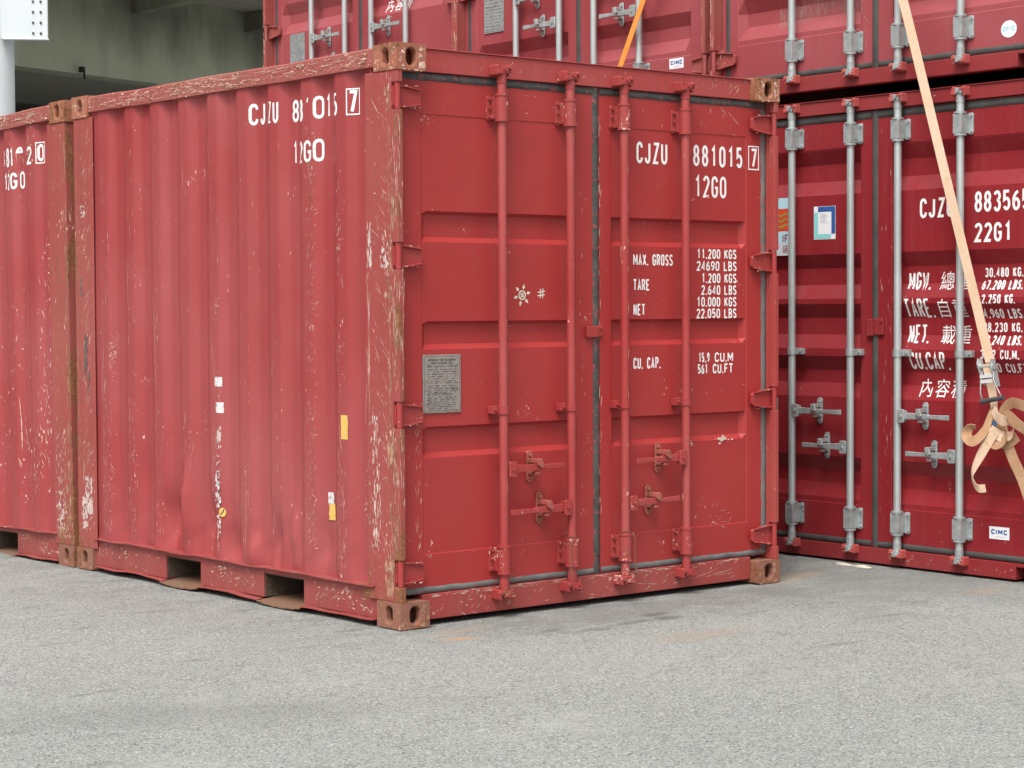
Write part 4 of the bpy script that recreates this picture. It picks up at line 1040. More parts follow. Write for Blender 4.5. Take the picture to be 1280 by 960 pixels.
# larger knocks: whitish peeled areas low on the posts, dark rubber smears half way up
chips(rear_left, sf(.002), [(-2.905, -2.82, .30, .52, 70, .003, .012, .7, 2.0), (-2.935, -2.88, .22, .40, 50, .003, .010, .8, 1.6), (-2.92, -2.87, 1.93, 2.00, 14, .003, .010, 1, 1)], 'peel', 201)
chips(rear_left, sf(.002), [(-2.90, -2.855, 1.06, 1.30, 46, .003, .010, .6, 3.2), (-2.93, -2.90, 1.50, 1.60, 16, .003, .010, .8, 1.6), (-2.87, -2.84, .95, 1.10, 10, .002, .008, .8, 3)], 'smear', 202)
chips(fl2, ff, [(-.20, -.10, .20, .42, 70, .0015, .007, .8, 1.6)], 'peel', 203)
chips(fl2, ff, [(-.10, -.03, .20, .60, 60, .002, .010, .7, 2.2), (-.19, -.03, .15, .22, 40, .003, .010, 1, 1)], 'scrr', 204)
chips(front_left, sf(0), [(-.215, -.160, .30, .95, 44, .0015, .0065, .6, 2.6), (-.232, -.20, 1.60, 1.78, 26, .002, .008, .6, 2.2), (-.13, -.07, 1.60, 1.72, 20, .002, .007, .8, 1.8)], 'peel', 205)
chips(front_left, sf(0), [(-.11, -.05, .13, .34, 40, .003, .012, .8, 2), (-.09, -.05, .7, .85, 16, .004, .012, .6, 2.5)], 'scrr', 206)
for c in near.children:
    if c.name.startswith('corner_casting'):
        bb = c.bound_box; x0_ = min(v[0] for v in bb); y0_ = min(v[1] for v in bb); z0_ = min(v[2] for v in bb); up = z0_ > 1
        if y0_ < .1:                                     # door end faces
            chips(c, lambda s, t, q: Vector((s, -.0048 - q, t)), [(x0_ + .008, x0_ + .045, z0_ + .006, z0_ + .112, 16, .001, .006, 1, 1.2), (x0_ + .118, x0_ + .155, z0_ + .006, z0_ + .112, 24, .001, .008, 1, 1.2), (x0_ + .01, x0_ + .15, z0_ + .004, z0_ + .016, 12, .001, .004, 1.5, .8)], 'scr' if up else 'scrr', 90 + int(x0_ * 9) + up)
        if x0_ < .1:
            chips(c, lambda s, t, q: Vector((-.0048 - q, -s, t)), [(-y0_ - .170, -y0_ - .125, z0_ + .006, z0_ + .112, 12, .001, .005, 1, 1.2), (-y0_ - .055, -y0_ - .008, z0_ + .006, z0_ + .112, 14, .001, .006, 1, 1.2)], 'scr' if up else 'scrr', 95 + int(y0_ * 9) + up)
df = lambda s, t, q: Vector((s, P['yd'] - .0010 - q, t))
flat_scr(DL, df, [(X(.085), X(.118), .32, .95, 36, .01, .05, 1.57, .5, .0013), (X(.5), X(1.0), 2.30, 2.42, 8, .01, .03, .5, 1, .0012), (X(1.06), X(1.11), .3, 2.4, 22, .01, .03, 1.57, .6, .0012)], seed=40)
flat_scr(DR, df, [(X(1.185), X(1.20), .3, 2.35, 44, .01, .06, 1.57, .15, .0014), (X(2.0), X(2.15), 2.30, 2.44, 10, .02, .07, -.6, .3, .0013), (X(1.25), X(2.1), 2.29, 2.42, 10, .01, .04, .9, .6, .0012), (X(1.9), X(2.1), .30, .42, 16, .01, .05, .3, .8, .0012)], seed=41)
mb = MB(); rr = random.Random(44)
for i in range(30): blotch(mb, X(2.02) + rr.gauss(0, .022), .752 + rr.gauss(0, .006), rr.uniform(.003, .009), rr, .0002 * i, 1.6, .7)
for i in range(10): blotch(mb, X(1.80) + rr.gauss(0, .012), .748 + rr.gauss(0, .008), rr.uniform(.002, .006), rr, .0002 * i, 1.4, .8)
lay(mb, [], [], lambda s, t, q: Vector((s, P['yd'] + .002 - .001 - q, t)), 'bare_paint_patch', 'chalk', DR, own=1, kind='stuff')
flat_scr(P['hd'], lambda s, t, q: Vector((s, P['yh'] - .0010 - q, t)), [(.2, 2.2, 2.49, 2.57, 26, .008, .03, .9, 1, .0012), (2.0, 2.25, 2.50, 2.57, 9, .02, .05, 1.1, .6, .002)], seed=50)
flat_scr(P['sl'], lambda s, t, q: Vector((s, P['yh'] - .0010 - q, t)), [(.2, 2.2, .03, .13, 60, .01, .05, .2, .8, .0014), (1.4, 2.2, .05, .09, 8, .08, .2, .05, .2, .0012), (.2, 2.2, .122, .136, 90, .01, .06, 0, .1, .0016)], seed=51)
flat_scr(front_left, lambda s, t, q: Vector((s, -.0010 - q, t)), [(.004, .027, .32, .88, 10, .02, .14, 1.57, .06, .0012), (.004, .027, 1.03, 1.58, 10, .02, .14, 1.57, .06, .0012), (.004, .027, 1.74, 2.28, 10, .02, .14, 1.57, .06, .0016)], seed=55)
flat_scr(front_left, sf(0), [(-.05, -.003, .32, .88, 22, .02, .12, 1.57, .08, .0011), (-.05, -.003, 1.03, 1.58, 22, .02, .12, 1.57, .08, .0011), (-.05, -.003, 1.74, 2.2, 20, .02, .10, 1.57, .08, .0014)], seed=56)
chips(front_left, sf(0), [(-.10, -.048, .15, 2.4, 120, .001, .006, .8, 2.2), (-.235, -.215, .2, 1.0, 30, .001, .004, .8, 2.4)], 'scrr', 57)
for hg in [c for c in DL.children if c.name.startswith('hinge')] + [c for c in DR.children if c.name.startswith('hinge')]:
    bb = hg.bound_box; x0_ = min(v[0] for v in bb); z0_ = min(v[2] for v in bb); z1_ = max(v[2] for v in bb); lf_ = x0_ < 1
    a_, b_ = (x0_ + .05, x0_ + .14) if lf_ else (x0_ + .02, x0_ + .11)
    chips(hg, lambda s, t, q: Vector((s, .0205 - q, t)), [(a_, b_, z0_ + .006, z0_ + .016, 5, .001, .003, 2.2, .7), (a_, b_, z1_ - .016, z1_ - .006, 6, .001, .003, 2.2, .7)], 'scr', int(x0_ * 10 + z0_ * 7))
# rusty scuffs on the bars
for k in range(4):
    x = P['rods'][k]; leaf = DL if k < 2 else DR; mb = MB(); rr = random.Random(60 + k)
    for i in range(46):
        z = rr.uniform(.35, 2.38); t = rr.uniform(.1, 1.3); l = rr.uniform(.008, .05); rad = .0210 + .0001 * (i % 5)
        p = lambda tt, zz: (x + rad * math.sin(tt), P['yr'] - rad * math.cos(tt), zz)
        dt = rr.uniform(.03, .13); mb.add([p(t, z), p(t + dt, z + l * .1), p(t + dt, z + l * .9), p(t, z + l)], [(0, 1, 2, 3)])
    mb.build('paint_scratches', 'scrr' if k % 2 else 'scr', leaf, own=1, kind='stuff')
    mb = MB()
    for i in range(34):
        z = rr.uniform(.35, 2.2); t = rr.uniform(1.02, 1.25); l = rr.uniform(.02, .16); rad = .0212 + .00003 * (i % 20); dt = rr.uniform(.05, .2)
        mb.add([(x + rad * math.sin(a), P['yr'] - rad * math.cos(a), zz) for a, zz in ((t, z), (t + dt, z + l * .15), (t + dt, z + l * .85), (t, z + l))], [(0, 1, 2, 3)])
    mb.build('rust_streaks', 'rustline', leaf, own=1, kind='stuff')

# ------------------------------------------------------------------ the row of glossy crimson twenty foot containers
READ_O = Vector((3.369, 1.418, -.005)); TH = -.013; G_ = 2.455
ROW_O = READ_O + Vector((-math.cos(TH), -math.sin(TH), 0)) * .055 + Vector((math.sin(TH), -math.cos(TH), 0)) * .056
def row_loc(u, z): return (ROW_O.x + u * math.sin(TH), ROW_O.y - u * math.cos(TH), ROW_O.z + z)
rowA, RL, RR, RW_, rleaves, Q = make_container('twenty')
RX, RZ = Q['X'], Q['Z']
GRP = 'dark red twenty foot containers stacked two high behind'
rot = (0, 0, -(math.pi / 2) + TH * 1.0)
# twist locks under an upper container
def with_locks(root, dz):
    for (x, y) in ((.08, .09), (W - .08, .09), (.08, 5.96), (W - .08, 5.96)):
        mb = MB(); mb.box(x - .06, x + .06, y - .07, y + .07, -dz + .001, -.001); mb.box(x - .075, x + .075, y - .085, y + .085, -dz * .55, -dz * .40)
        mb.build('twist_lock', 'galvd', root)
rest = {}
for key, u, z, lab, dz, ry in (
    ('B', 0, H + .044, 'upper dark red container at top right, resting above the one lettered in white', .044, 0),
    ('Mi', -G_ - .028, H + .035, 'upper dark red container crossed by the orange strap, between two others', .035, 0),
    ('L', -2 * G_ - .010, H + .035, 'upper dark red container at the left end of the row, beside the flyover', .035, 0),
    ('lm', -G_, 0, 'lower dark red container hidden behind the nearest container, middle of the row', 0, 0),
    ('ll', -2 * G_, 0, 'lower dark red container hidden behind the nearest container, left end of the row', 0, 0)):
    c = copy_tree(rowA); c.location = row_loc(u, z); c.rotation_euler = rot; c['label'] = lab; c['group'] = GRP; rest[key] = c
    if ry: c.rotation_euler = (Matrix.Rotation(rot[2], 3, 'Z') @ Matrix.Rotation(-ry, 3, 'Y')).to_euler()
    if dz: with_locks(c, dz)
    if dz:
        for k_ in c.children:
            if k_.type == 'MESH' and k_.data.materials and k_.data.materials[0] == M['rdoor']:
                k_.material_slots[0].link = 'OBJECT'; k_.material_slots[0].material = M['rdoorf']
rowA.location = row_loc(0, 0); rowA.rotation_euler = rot; rowA['group'] = GRP
rowA['label'] = 'lower dark red container at right with white weight lettering, behind the knotted strap'
def doors_of(c):
    d = sorted([k for k in c.children if k.name.split('.')[0] == 'door'], key=lambda k: min(v[0] for v in k.bound_box)); return d
rd = rleaves[1][1]; rdl = rleaves[0][1]
def rtext(s, u0, z0, z1, u1, sw, pad=1.25, p=Q):
    mb = MB(); x0, x1 = RX(u0), RX(u1); a, b = RZ(z0), RZ(z1)
    probe = text(MB(), s, 0, 0, 1, 1 / pad, 1, .28); last = probe - (1 - 1 / pad) if s[-1] != '.' else probe
    k = (x1 - x0) / last; out = []
    for wd in s.split(' '):
        mb = MB(); x0 = text(mb, wd, x0, a, b - a, k / pad, k, sw) + k * .75; out.append(mb)
    return out
for s, u0, z0, z1, u1, sw in (('CJZU', 1.597, 1.898, 2.004, 1.826, .0155), ('883565', 1.962, 1.916, 2.024, 2.312, .0155), ('22G1', 1.962, 1.759, 1.860, 2.200, .0155),
                          ('MGW.', 1.492, 1.516, 1.612, 1.660, .0118), ('TARE.', 1.484, 1.366, 1.468, 1.690, .0118), ('NET.', 1.495, 1.228, 1.328, 1.650, .0118), ('CU.CAP.', 1.523, 1.087, 1.182, 1.800, .0118),
                          ('30.480 KG.', 2.000, 1.576, 1.626, 2.250, .0084), ('67.200 LBS.', 1.990, 1.511, 1.561, 2.256, .0084), ('2.250 KG.', 2.008, 1.437, 1.487, 2.226, .0084),
                          ('4.960 LBS.', 2.000, 1.362, 1.412, 2.264, .0084), ('28.230 KG.', 1.990, 1.290, 1.340, 2.246, .0084), ('62.240 LBS.', 1.990, 1.223, 1.273, 2.254, .0084),
                          ('33.2 CU.M.', 2.000, 1.150, 1.199, 2.256, .0084), ('1170 CU.FT', 1.995, 1.080, 1.129, 2.290, .0084)):
    door_lay(rtext(s, u0, z0, z1, u1, sw), RR, rd, Q, 'lettering', 'white')
for s, u0, z0, z1 in (('總重', 1.708, 1.512, 1.612), ('自重', 1.700, 1.366, 1.466), ('載重', 1.716, 1.226, 1.326)):
    for i, ch in enumerate(s): mb = MB(); cjk(mb, ch, RX(u0) + .108 * i, RZ(z0), z1 - z0, .108); door_lay(mb, RR, rd, Q, 'character', 'white')
for i, ch in enumerate('内容積'):
    mb = MB(); cjk(mb, ch, RX(1.575) + .108 * i, RZ(.940), .098, .108)
    o_ = door_lay(mb, RR, rd, Q, 'character', 'white'); o2 = o_.copy(); COL.objects.link(o2); o2.parent = doors_of(rest['L'])[1]

def sticker(leaf, dfn, parts):
    """flat printed label: list of (name, material, shape maker)"""
    for k, (nm, mt, mb) in enumerate(parts): door_lay(mb, leaf, dfn, Q, nm, mt, .0014 + .0008 * k)
def Rq(x0, x1, z0, z1): mb = MB(); quad(mb, x0, x1, z0, z1); return mb
# maker's label on the lower container and on the one with the orange strap
def white_label(leaf, x0, x1, z0, z1, txt, mt):
    mb = MB(); h = z1 - z0; w = x1 - x0
    pr = text(MB(), txt, 0, 0, 1, .8, 1, .2) - .2; k = w * .80 / pr
    text(mb, txt, x0 + w * .10, z0 + h * .38, h * .42, k * .8, k, h * .11)
    m3 = MB(); quad(m3, x0 + w * .3, x1 - w * .18, z0 + h * .2, z0 + h * .24)
    sticker(leaf, rd, [('maker_sticker', 'stwhite', Rq(x0, x1, z0, z1)), ('sticker_print', mt, mb), ('sticker_print', 'stgrey', m3)])
white_label(RR, RX(2.066), RX(2.194), RZ(.214), RZ(.279), 'CIMC', 'stblue')
white_label(doors_of(rest['Mi'])[1], RX(2.130), RX(2.255), .252, .315, 'CIMC', 'stblue')
lf = doors_of(rest['B'])[1]; mb = MB(); cx, cz = RX(2.180), .214
mb.add([(cx + .050 * math.cos(t), cz + .044 * math.sin(t), 0) for t in [6.283 * i / 28 for i in range(28)]], [tuple(range(28))])
m2 = MB(); pr = text(MB(), 'DFIC', 0, 0, 1, .8, 1, .2) - .2; k = .078 / pr; text(m2, 'DFIC', cx - .039, cz - .010, .024, k * .8, k, .0045)
sticker(lf, rd, [('round_maker_sticker', 'stwhite', mb), ('sticker_print', 'stteal', m2)])
# blue and teal form label on the left door
a, b, c_, d_ = RX(.832), RX(.995), RZ(1.806), RZ(1.992)
w, h = b - a, d_ - c_
m_txt = MB(); rr = random.Random(2)
for i in range(10): quad(m_txt, a + w * rr.uniform(.26, .32), a + w * rr.uniform(.55, .66), c_ + h * (.52 + .028 * i), c_ + h * (.52 + .028 * i) + .0016)
m_t = MB(); quad(m_t, a + w * .01, a + w * .20, c_ + h * .02, c_ + h * .82); quad(m_t, a + w * .20, a + w * .80, c_ + h * .02, c_ + h * .16)
m_b = MB(); quad(m_b, a + w * .20, a + w * .99, c_ + h * .84, c_ + h * .99); quad(m_b, a + w * .82, a + w * .99, c_ + h * .17, c_ + h * .84)
sticker(RL, rdl, [('form_sticker', 'stwhite', Rq(a, b, c_, d_)), ('sticker_print', 'stteal', m_t), ('sticker_print', 'stblue', m_b), ('sticker_print', 'stgrey', m_txt)])
# banded safety label partly hidden by the near container
x0, x1 = RX(.40), RX(.672)
m_w = MB()
for k in range(3):
    pts = [(x0 + .03 + .0135 * i, RZ(1.955) - .032 * k + .008 * math.sin(i * 1.0)) for i in range(17)]; stroke(m_w, pts, .012)
m_if = MB(); text(m_if, 'IF', RX(.612) - .02, RZ(1.797), .045, .026, .034, .008); m_ch = MB(); cjk(m_ch, '装', RX(.592), RZ(1.735), .048, .05)
sticker(RL, rdl, [('safety_sticker', 'stsky', Rq(x0, x1, RZ(1.990), RZ(2.052))), ('sticker_print', 'stred', Rq(x0, x1, RZ(1.862), RZ(1.9895))), ('sticker_print', 'stolive', m_w),
                  ('sticker_print', 'stsky', Rq(x0, x1, RZ(1.793), RZ(1.861))), ('sticker_print', 'stmaroon', m_if), ('sticker_print', 'stgrey', Rq(x0, x1, RZ(1.722), RZ(1.7925))), ('sticker_print', 'stmaroon', m_ch)])
for key, (a0, a1, b0, b1) in (('L', (.357, .557, .655, .905)), ('Mi', (.322, .533, .655, 1.05)), ('B', (.33, .53, .66, 1.0)), ('lm', (.33, .53, .66, 1.0)), ('ll', (.33, .53, .66, 1.0))):
    lf = doors_of(rest[key])[0]; cz = CR[2] - H - .035
    cc = (CR[0] + (0 if key == 'B' else G_ if key == 'Mi' else 2 * G_), CR[1], cz)
    if key in ('L', 'Mi'):
        xa, xb = conv(a0 - .056, 0, .055, .075, cc)[0], conv(a1 - .056, 0, .055, .075, cc)[0]; z0_, z1_ = conv(0, b0, .055, .075, cc)[1], conv(0, b1, .055, .075, cc)[1]
    else: xa, xb, z0_, z1_ = a0, a1, b0, b1
    data_plate(lf, Q, xa, xb, z0_, z1_, False, 'plateg')
data_plate(RL, Q, .30, .48, .67, .90, False, 'plateg')
M['dust'] = simple('grey_dust_runs', (.38, .17, .16), (.42, .22, .20), 30, .8)
mb = MB(); rr = random.Random(99)
for i in range(420):
    u_ = rr.uniform(.46, 1.12); t_ = .43 + .02 * math.sin(u_ * 9) + rr.uniform(-.02, .08); l_ = rr.uniform(.02, .07); quad(mb, u_, u_ + rr.uniform(.0008, .0035), t_, t_ + l_, .00001 * (i % 101))
door_lay(mb, doors_of(rest['B'])[0], rdl, Q, 'dust_runs', 'dust', .0010, kind='stuff')
flat_scr(doors_of(rest['B'])[0], lambda s, t, q: Vector((s, Q['yd'] - .001 - q, t)), [(1.13, 1.2, .2, .9, 8, .01, .04, 1.57, .2, .001)], seed=71)
flat_scr(RR, lambda s, t, q: Vector((s, Q['yd'] - .001 - q, t)), [(1.25, 1.33, .2, 2.4, 30, .01, .05, 1.57, .2, .0009), (1.3, 2.2, .12, .30, 8, .01, .03, .4, .8, .001)], seed=72)
flat_scr(Q['sl'], lambda s, t, q: Vector((s, Q['yh'] - .001 - q, t)), [(1.3, 1.6, .02, .09, 22, .006, .03, .8, .9, .0016), (1.6, 2.2, .02, .09, 14, .006, .02, .3, .9, .0014)], seed=73)
for key in ('B', 'Mi', 'L'):
    for cp in [c for c in rest[key].children if c.name.startswith('corner_post') and max(v[1] for v in c.bound_box) < 1]:
        right = max(v[0] for v in cp.bound_box) > 1; xx = W - .03 if right else 0
        flat_scr(cp, lambda s, t, q: Vector((s, -.001 - q, t)), [(xx + .003, xx + .026, .15, 1.6, 50, .01, .08, 1.57, .2, .0026)], seed=80, mat='scrr' if right else 'scr')

# ------------------------------------------------------------------ lashing straps
def rp(u, z, off): return (READ_O.x + u * math.sin(TH) - off * math.cos(TH), READ_O.y - u * math.cos(TH) - off * math.sin(TH), READ_O.z + z)
UD = Vector((math.sin(TH), -math.cos(TH), 0)); ND = Vector((-math.cos(TH), -math.sin(TH), 0))
strap = thing('lashing_strap', 'cream lashing strap with ratchet and knotted tail in front of the lettered container', 'strap', rp(2.25, 0, .1), group=None)
def loc_(p): return tuple(Vector(p) - Vector(strap.location))
def SP(pts, ws, mat, name, tw=None, par=strap, th=.0026):
    P3 = []; n = len(pts)
    # smooth the hand placed points
    pts2, w2, t2 = [], [], []
    tw = tw or [0] * n
    for i in range(n - 1):
        p0, p1, p2, p3 = (Vector(pts[max(0, min(n - 1, i + k))]) for k in (-1, 0, 1, 2)); m_ = 5
        for k in range(m_):
            t = k / m_; pts2.append(.5 * ((2 * p1) + (-p0 + p2) * t + (2 * p0 - 5 * p1 + 4 * p2 - p3) * t * t + (-p0 + 3 * p1 - 3 * p2 + p3) * t ** 3))
            w2.append(ws[i] * (1 - t) + ws[i + 1] * t); t2.append(tw[i] * (1 - t) + tw[i + 1] * t)
    pts2.append(Vector(pts[-1])); w2.append(ws[-1]); t2.append(tw[-1])
    P3 = [loc_(rp(*p)) for p in pts2]; wd = []
    for i in range(len(P3)):
        d = (Vector(P3[min(i + 1, len(P3) - 1)]) - Vector(P3[max(0, i - 1)])).normalized(); flat = d.cross(ND).normalized(); wd.append(flat * math.cos(t2[i]) + d.cross(flat) * math.sin(t2[i]))
    mb = MB(); mb.ribbon(P3, w2, wd, th); return mb.build(name, mat, par)
SP([(1.47, 3.36, .13), (1.577, 3.056, .115), (1.874, 2.064, .11), (2.148, 1.14, .105)], [.058] * 4, 'strapc', 'upper_webbing')
SP([(2.150, 1.13, .135), (2.165, 1.05, .130), (2.178, .97, .12), (2.190, .88, .12)], [.055, .052, .050, .040], 'strapc', 'webbing_fold')
SP([(2.215, .875, .11), (2.238, .81, .125), (2.300, .66, .12), (2.358, .543, .11), (2.42, .38, .10), (2.50, .12, .04)], [.062] * 6, 'strapo', 'lower_webbing')
SP([(2.20, .87, .145), (2.245, .845, .15), (2.285, .80, .15), (2.27, .745, .15), (2.215, .72, .145), (2.165, .75, .145)], [.05, .055, .05, .055, .055, .045], 'strapo', 'webbing_loop', [.3, .5, .9, .4, .2, .3])
SP([(2.190, .90, .13), (2.170, .84, .14), (2.150, .785, .15), (2.100, .735, .16), (2.050, .735, .15), (2.025, .765, .14), (2.045, .80, .13), (2.07, .80, .12)], [.036, .044, .056, .058, .055, .052, .048, .03], 'strapo', 'webbing_loop', [0, .1, .2, .3, .2, .7, 1.0, .6])
SP([(2.215, .79, .15), (2.175, .735, .15), (2.120, .650, .15), (2.085, .590, .15), (2.072, .545, .15), (2.085, .505, .145), (2.110, .486, .14), (2.145, .490, .135)], [.060, .060, .054, .044, .028, .034, .044, .040], 'strapc', 'loose_tail', [0, 0, .1, .3, .7, .5, .2, .1])
SP([(2.205, .90, .15), (2.235, .865, .165), (2.275, .845, .17), (2.315, .835, .165), (2.33, .80, .15), (2.30, .765, .14), (2.24, .765, .14), (2.18, .79, .14), (2.14, .80, .13)], [.045, .055, .058, .05, .045, .05, .055, .055, .04], 'strapc', 'webbing_knot', [.2, .3, .2, .5, .9, .4, .2, .1, .3])
SP([(2.235, .86, .14), (2.275, .905, .15), (2.33, .935, .16), (2.40, .925, .17), (2.46, .90, .16)], [.03, .045, .055, .055, .05], 'strapo', 'webbing_loop', [.2, .2, .3, .2, .2])
SP([(2.26, .84, .16), (2.32, .870, .18), (2.37, .835, .18), (2.44, .78, .16), (2.47, .70, .15)], [.04, .055, .058, .055, .05], 'strapo', 'webbing_loop', [.2, .1, .1, .3, .3])
SP([(2.17, .80, .125), (2.22, .735, .13), (2.28, .73, .13), (2.34, .765, .13)], [.05, .058, .058, .05], 'strapo', 'webbing_fold', [.1, .1, .1, .1])
mb = MB(); mb.add([loc_(rp(2.214, .842, .178)), loc_(rp(2.250, .835, .180)), loc_(rp(2.246, .817, .178)), loc_(rp(2.228, .812, .176))], [(0, 1, 2, 3)]); mb.build('webbing_label', 'bluetag', strap)
# ratchet: side plates, spindle, frame wires and grip
def lp(u, z, off): return loc_(rp(u, z, off))
mb = MB()
for s in (-1, 1):
    q = [(2.145 + s * .040 + dz * -.25, 1.10 + dz) for dz in (.055, .03, -.02, -.085)]
    for i in range(3):
        (u0, z0), (u1, z1) = q[i], q[i + 1]; w_ = (.018, .026, .022, .012)
        mb.add([lp(u0, z0, .10), lp(u0, z0, .10 + w_[i] * 2), lp(u1, z1, .10 + w_[i + 1] * 2), lp(u1, z1, .10), lp(u0 + .004, z0, .10), lp(u0 + .004, z0, .10 + w_[i] * 2), lp(u1 + .004, z1, .10 + w_[i + 1] * 2), lp(u1 + .004, z1, .10)],
               [(0, 1, 2, 3), (7, 6, 5, 4), (0, 4, 5, 1), (3, 2, 6, 7), (1, 5, 6, 2), (0, 3, 7, 4)])
    mb.cyl(lp(2.143 + s * .032, 1.115, .125), lp(2.143 + s * .050, 1.117, .125), .018, 12)
mb.build('ratchet_frame', 'galvd', strap)
mb = MB(); mb.cyl(lp(2.095, 1.113, .125), lp(2.192, 1.118, .125), .012, 12); mb.cyl(lp(2.11, 1.060, .135), lp(2.20, 1.066, .135), .008, 10); mb.build('ratchet_spindle', 'galv', strap)
mb = MB()
for k in range(2): mb.add([lp(2.118 + .004 * k, 1.072 - .026 * k, .150), lp(2.192 + .004 * k, 1.080 - .026 * k, .150), lp(2.194 + .004 * k, 1.062 - .026 * k, .146), lp(2.120 + .004 * k, 1.054 - .026 * k, .146)], [(0, 1, 2, 3)])
mb.build('release_pawl', 'stwhite', strap)
mb = MB(); mb.tube([lp(2.118, 1.09, .13), lp(2.120, 1.04, .145), lp(2.122, .98, .15), (lp(2.138, .935, .15))], .0035, 6); mb.tube([lp(2.192, 1.09, .13), lp(2.200, 1.05, .145), lp(2.238, .99, .15), lp(2.262, .955, .15)], .0035, 6)
mb.build('handle_wires', 'galvd', strap)
MB().cyl(lp(2.128, .934, .15), lp(2.268, .960, .15), .0125, 12).build('handle_grip', 'handle_grip', strap)
# thin orange strap across the middle upper container
s2 = thing('lashing_strap', 'thin bright orange strap slanting across an upper container, ending behind the near roof', 'strap', rp(-.7, H, .1))
mb = MB(); a_ = Vector(rp(-.32, 3.60, .09)); b_ = Vector(rp(-.686, 2.933, .09)); c2 = Vector(rp(-.95, 2.45, .085)); o0 = Vector(s2.location); dd = (b_ - a_).normalized(); fl = dd.cross(ND)
mb.ribbon([a_ - o0, (a_ + b_) / 2 - o0, b_ - o0, c2 - o0, Vector(rp(-1.6, 1.2, .08)) - o0, Vector(rp(-2.2, .02, .06)) - o0], [.044] * 6, [fl] * 6, .0026); mb.build('webbing', 'strapb', s2)

# ------------------------------------------------------------------ flyover, column, ground
def polar(az, d, z): a = math.radians(az); return Vector((CAM[0] + math.sin(a) * d, CAM[1] + math.cos(a) * d, z))
fa = math.radians(73); FD = Vector((math.sin(fa), math.cos(fa), 0)); FN = Vector((math.cos(fa), -math.sin(fa), 0))     # along; towards the viewer
F0 = polar(28.8, 40, 0)
fly = thing('flyover', 'elevated road with dark ribbed underside and pale green grey girder, behind the containers', 'bridge', F0)
def fb(mb, a0, a1, n0, n1, z0, z1, z0b=None):
    """box in flyover axes: along, towards viewer (n0 far .. n1 near), up; z0b = underside height at the n1 edge"""
    z0b = z0 if z0b is None else z0b; q = []
    for (a, n_, z) in ((a0, n0, z0), (a1, n0, z0), (a1, n1, z0b), (a0, n1, z0b), (a0, n0, z1), (a1, n0, z1), (a1, n1, z1), (a0, n1, z1)): q.append(FD * a + FN * n_ + Vector((0, 0, z)))
    return mb.add(q, [(0, 3, 2, 1), (4, 5, 6, 7), (0, 1, 5, 4), (1, 2, 6, 5), (2, 3, 7, 6), (3, 0, 4, 7)])
A0, A1 = -45, 60
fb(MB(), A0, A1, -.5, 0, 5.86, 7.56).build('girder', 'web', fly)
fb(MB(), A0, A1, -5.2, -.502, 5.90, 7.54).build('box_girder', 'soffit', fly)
fb(MB(), A0, A1, -22, 4.2, 7.562, 7.86).build('deck', 'soffit', fly)  # lengthened both ways to shade the girder web and the space beneath
fb(MB(), A0, A1, 4.202, 4.45, 7.48, 8.9).build('parapet', 'fascia', fly)
fb(MB(), -12, 30, 2.72, 2.98, 7.39, 7.557).build('cable_tray', 'steelw', fly)  # added pale strip standing in for the sky-lit deck edge
fb(MB(), A0, A1, -22, -21.5, 5.6, 7.55).build('girder', 'soffit', fly)
for i in range(-12, 18):
    a = 1.1 + i * 3.3 - .5
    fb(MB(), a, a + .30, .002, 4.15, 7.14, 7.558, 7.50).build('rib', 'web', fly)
mb = MB(); pc = FD * (-.9) + FN * .14; mb.cyl(pc + Vector((0, 0, 5.87)), pc + Vector((0, 0, 5.97)), .06, 10); mb.cyl(pc + Vector((.05, 0, 5.75)), pc + Vector((.05, 0, 5.9)), .02, 8); mb.build('drain_outlet', 'dark', fly)
for i in (-32, -4 + 38, 55):
    MB().cyl(FD * i + FN * -2.8, FD * i + FN * -2.8 + Vector((0, 0, 5.898)), .9, 24).build('pier', 'fascia', fly)
wall = MB()
for i in range(26):
    fb(wall, A0 + i * 4, A0 + i * 4 + 3.98, -30, -29.4, 0, 6.6)
wall.v = [tuple(Vector(v) + F0) for v in wall.v]
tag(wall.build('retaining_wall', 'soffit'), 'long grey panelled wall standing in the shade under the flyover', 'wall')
fillb = MB(); fb(fillb, A0, A1, -29.3, -22.01, 6.7, 7.8); fillb.build('deck', 'soffit', fly)  # added deck reaching back to the wall, keeps the space below dark

cp = polar(25.60, 30, 0)
colm = thing('steel_column', 'white steel column with a bolted bracket plate at the left edge', 'column', cp)
fwd = Vector((math.sin(math.radians(25.6)), math.cos(math.radians(25.6)), 0)); rgt = Vector((fwd.y, -fwd.x, 0))
RG = rgt * math.cos(.12) - fwd * math.sin(.12)
MB().cyl(Vector((0, 0, 0)), Vector((0, 0, 9.2)), .345, 40).build('shaft', 'steelw', colm)
def cb(mb, r0, r1, f0, f1, z0, z1):
    fw = Vector((-RG.y, RG.x, 0)); q = []
    for (a, n_, z) in ((r0, f0, z0), (r1, f0, z0), (r1, f1, z0), (r0, f1, z0), (r0, f0, z1), (r1, f0, z1), (r1, f1, z1), (r0, f1, z1)): q.append(RG * a + fw * n_ + Vector((0, 0, z)))
    return mb.add(q, [(0, 3, 2, 1), (4, 5, 6, 7), (0, 1, 5, 4), (1, 2, 6, 5), (2, 3, 7, 6), (3, 0, 4, 7)])
br_ = cb(MB(), .20, .832, -.345, -.315, 5.225, 7.6).build('bracket_plate', 'steelw', colm, .004)
cb(MB(), .20, .70, -.3148, .26, 5.30, 7.6).build('bracket_arm', 'steelw', colm, .01)
cb(MB(), .22, .862, -.375, -.28, 5.207, 5.2245).build('bottom_flange', 'steelw', br_, .008)
cb(MB(), .8325, .846, -.37, -.29, 5.226, 7.6).build('end_plate', 'steelw', br_, .006)
mb = MB(); fw = Vector((-RG.y, RG.x, 0))
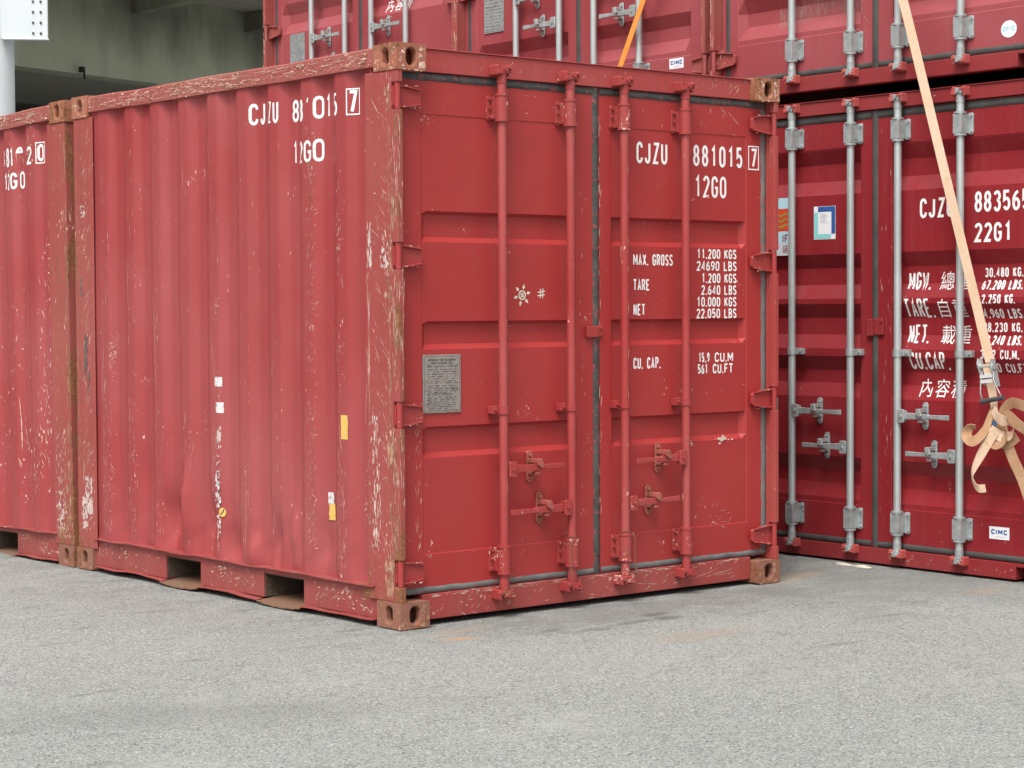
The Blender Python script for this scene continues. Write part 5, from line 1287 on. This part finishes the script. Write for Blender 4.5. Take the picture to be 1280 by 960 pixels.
for j in range(14):
    for a in (.645, .750):
        c0 = RG * a + Vector((0, 0, 5.300 + j * .147)); mb = MB(); mb.cyl(c0 - fw * .360, c0 - fw * .3455, .017, 6); mb.build('bolt', 'bolt', br_)

g = MB(); Rg = 260; n_ = 8
g.add([(-Rg, -Rg, 0), (Rg, -Rg, 0), (Rg, Rg, 0), (-Rg, Rg, 0)], [(0, 1, 2, 3)])
go = g.build('ground', 'asphalt'); go['kind'] = 'structure'
go.location.z = -.006
# scuffs, rust spill, paper, grit
GZ = -.006
def flat_patch(name, mat, cx, cy, L_, w_, ang, seed, n=26, **k):
    mb = MB(); rr = random.Random(seed)
    for i in range(n):
        t = rr.uniform(-1, 1); x = cx + math.cos(ang) * t * L_ + rr.gauss(0, w_); y = cy + math.sin(ang) * t * L_ + rr.gauss(0, w_)
        m_ = rr.randint(4, 7); r_ = rr.uniform(.002, .009)
        mb.add([(x + math.cos(6.283 * j / m_) * r_ * rr.uniform(.5, 1.3), y + math.sin(6.283 * j / m_) * r_ * rr.uniform(.5, 1.3), GZ + .004) for j in range(m_)], [tuple(range(m_))])
    return mb.build(name, mat, None, **k)
mb = MB(); rr = random.Random(77)
for i in range(900):
    d = rr.uniform(3.2, 11.5); az = rr.uniform(20, 60); p_ = polar(az, d, GZ)
    if p_.x > 0 and p_.y > 0 and p_.x < 2.45: continue
    s_ = rr.uniform(.0012, .0042); mb.add([p_ + Vector((-s_, -s_, 0)), p_ + Vector((s_, -s_ * .7, 0)), p_ + Vector((0, s_, 0)), p_ + Vector((0, 0, s_ * 1.3))], [(0, 1, 3), (1, 2, 3), (2, 0, 3)])
tag(mb.build('grit', 'tar'), 'dark specks of grit scattered over the grey asphalt', 'grit', None, 'stuff')
mb = MB(); c0 = Vector(rp(1.24, 0, .13)); pts = [(-.16, -.01), (-.10, .028), (-.02, .012), (.05, .03), (.11, .018), (.155, .03), (.14, -.015), (.06, -.03), (-.02, -.024), (-.09, -.035)]
mb.add([c0 + UD * a * .95 + ND * b * .9 + Vector((0, 0, .008 + .006 * math.sin(a * 40))) for a, b in pts] + [c0 + UD * a * .95 + ND * b * .9 + Vector((0, 0, .001)) for a, b in pts], [tuple(range(10))] + [tuple(range(10, 20))[::-1]] + [(i, (i + 1) % 10, 10 + (i + 1) % 10, 10 + i) for i in range(10)])
tag(mb.build('paper_scrap', 'paperc'), 'torn cream paper scrap on the asphalt below the lettered container', 'litter')
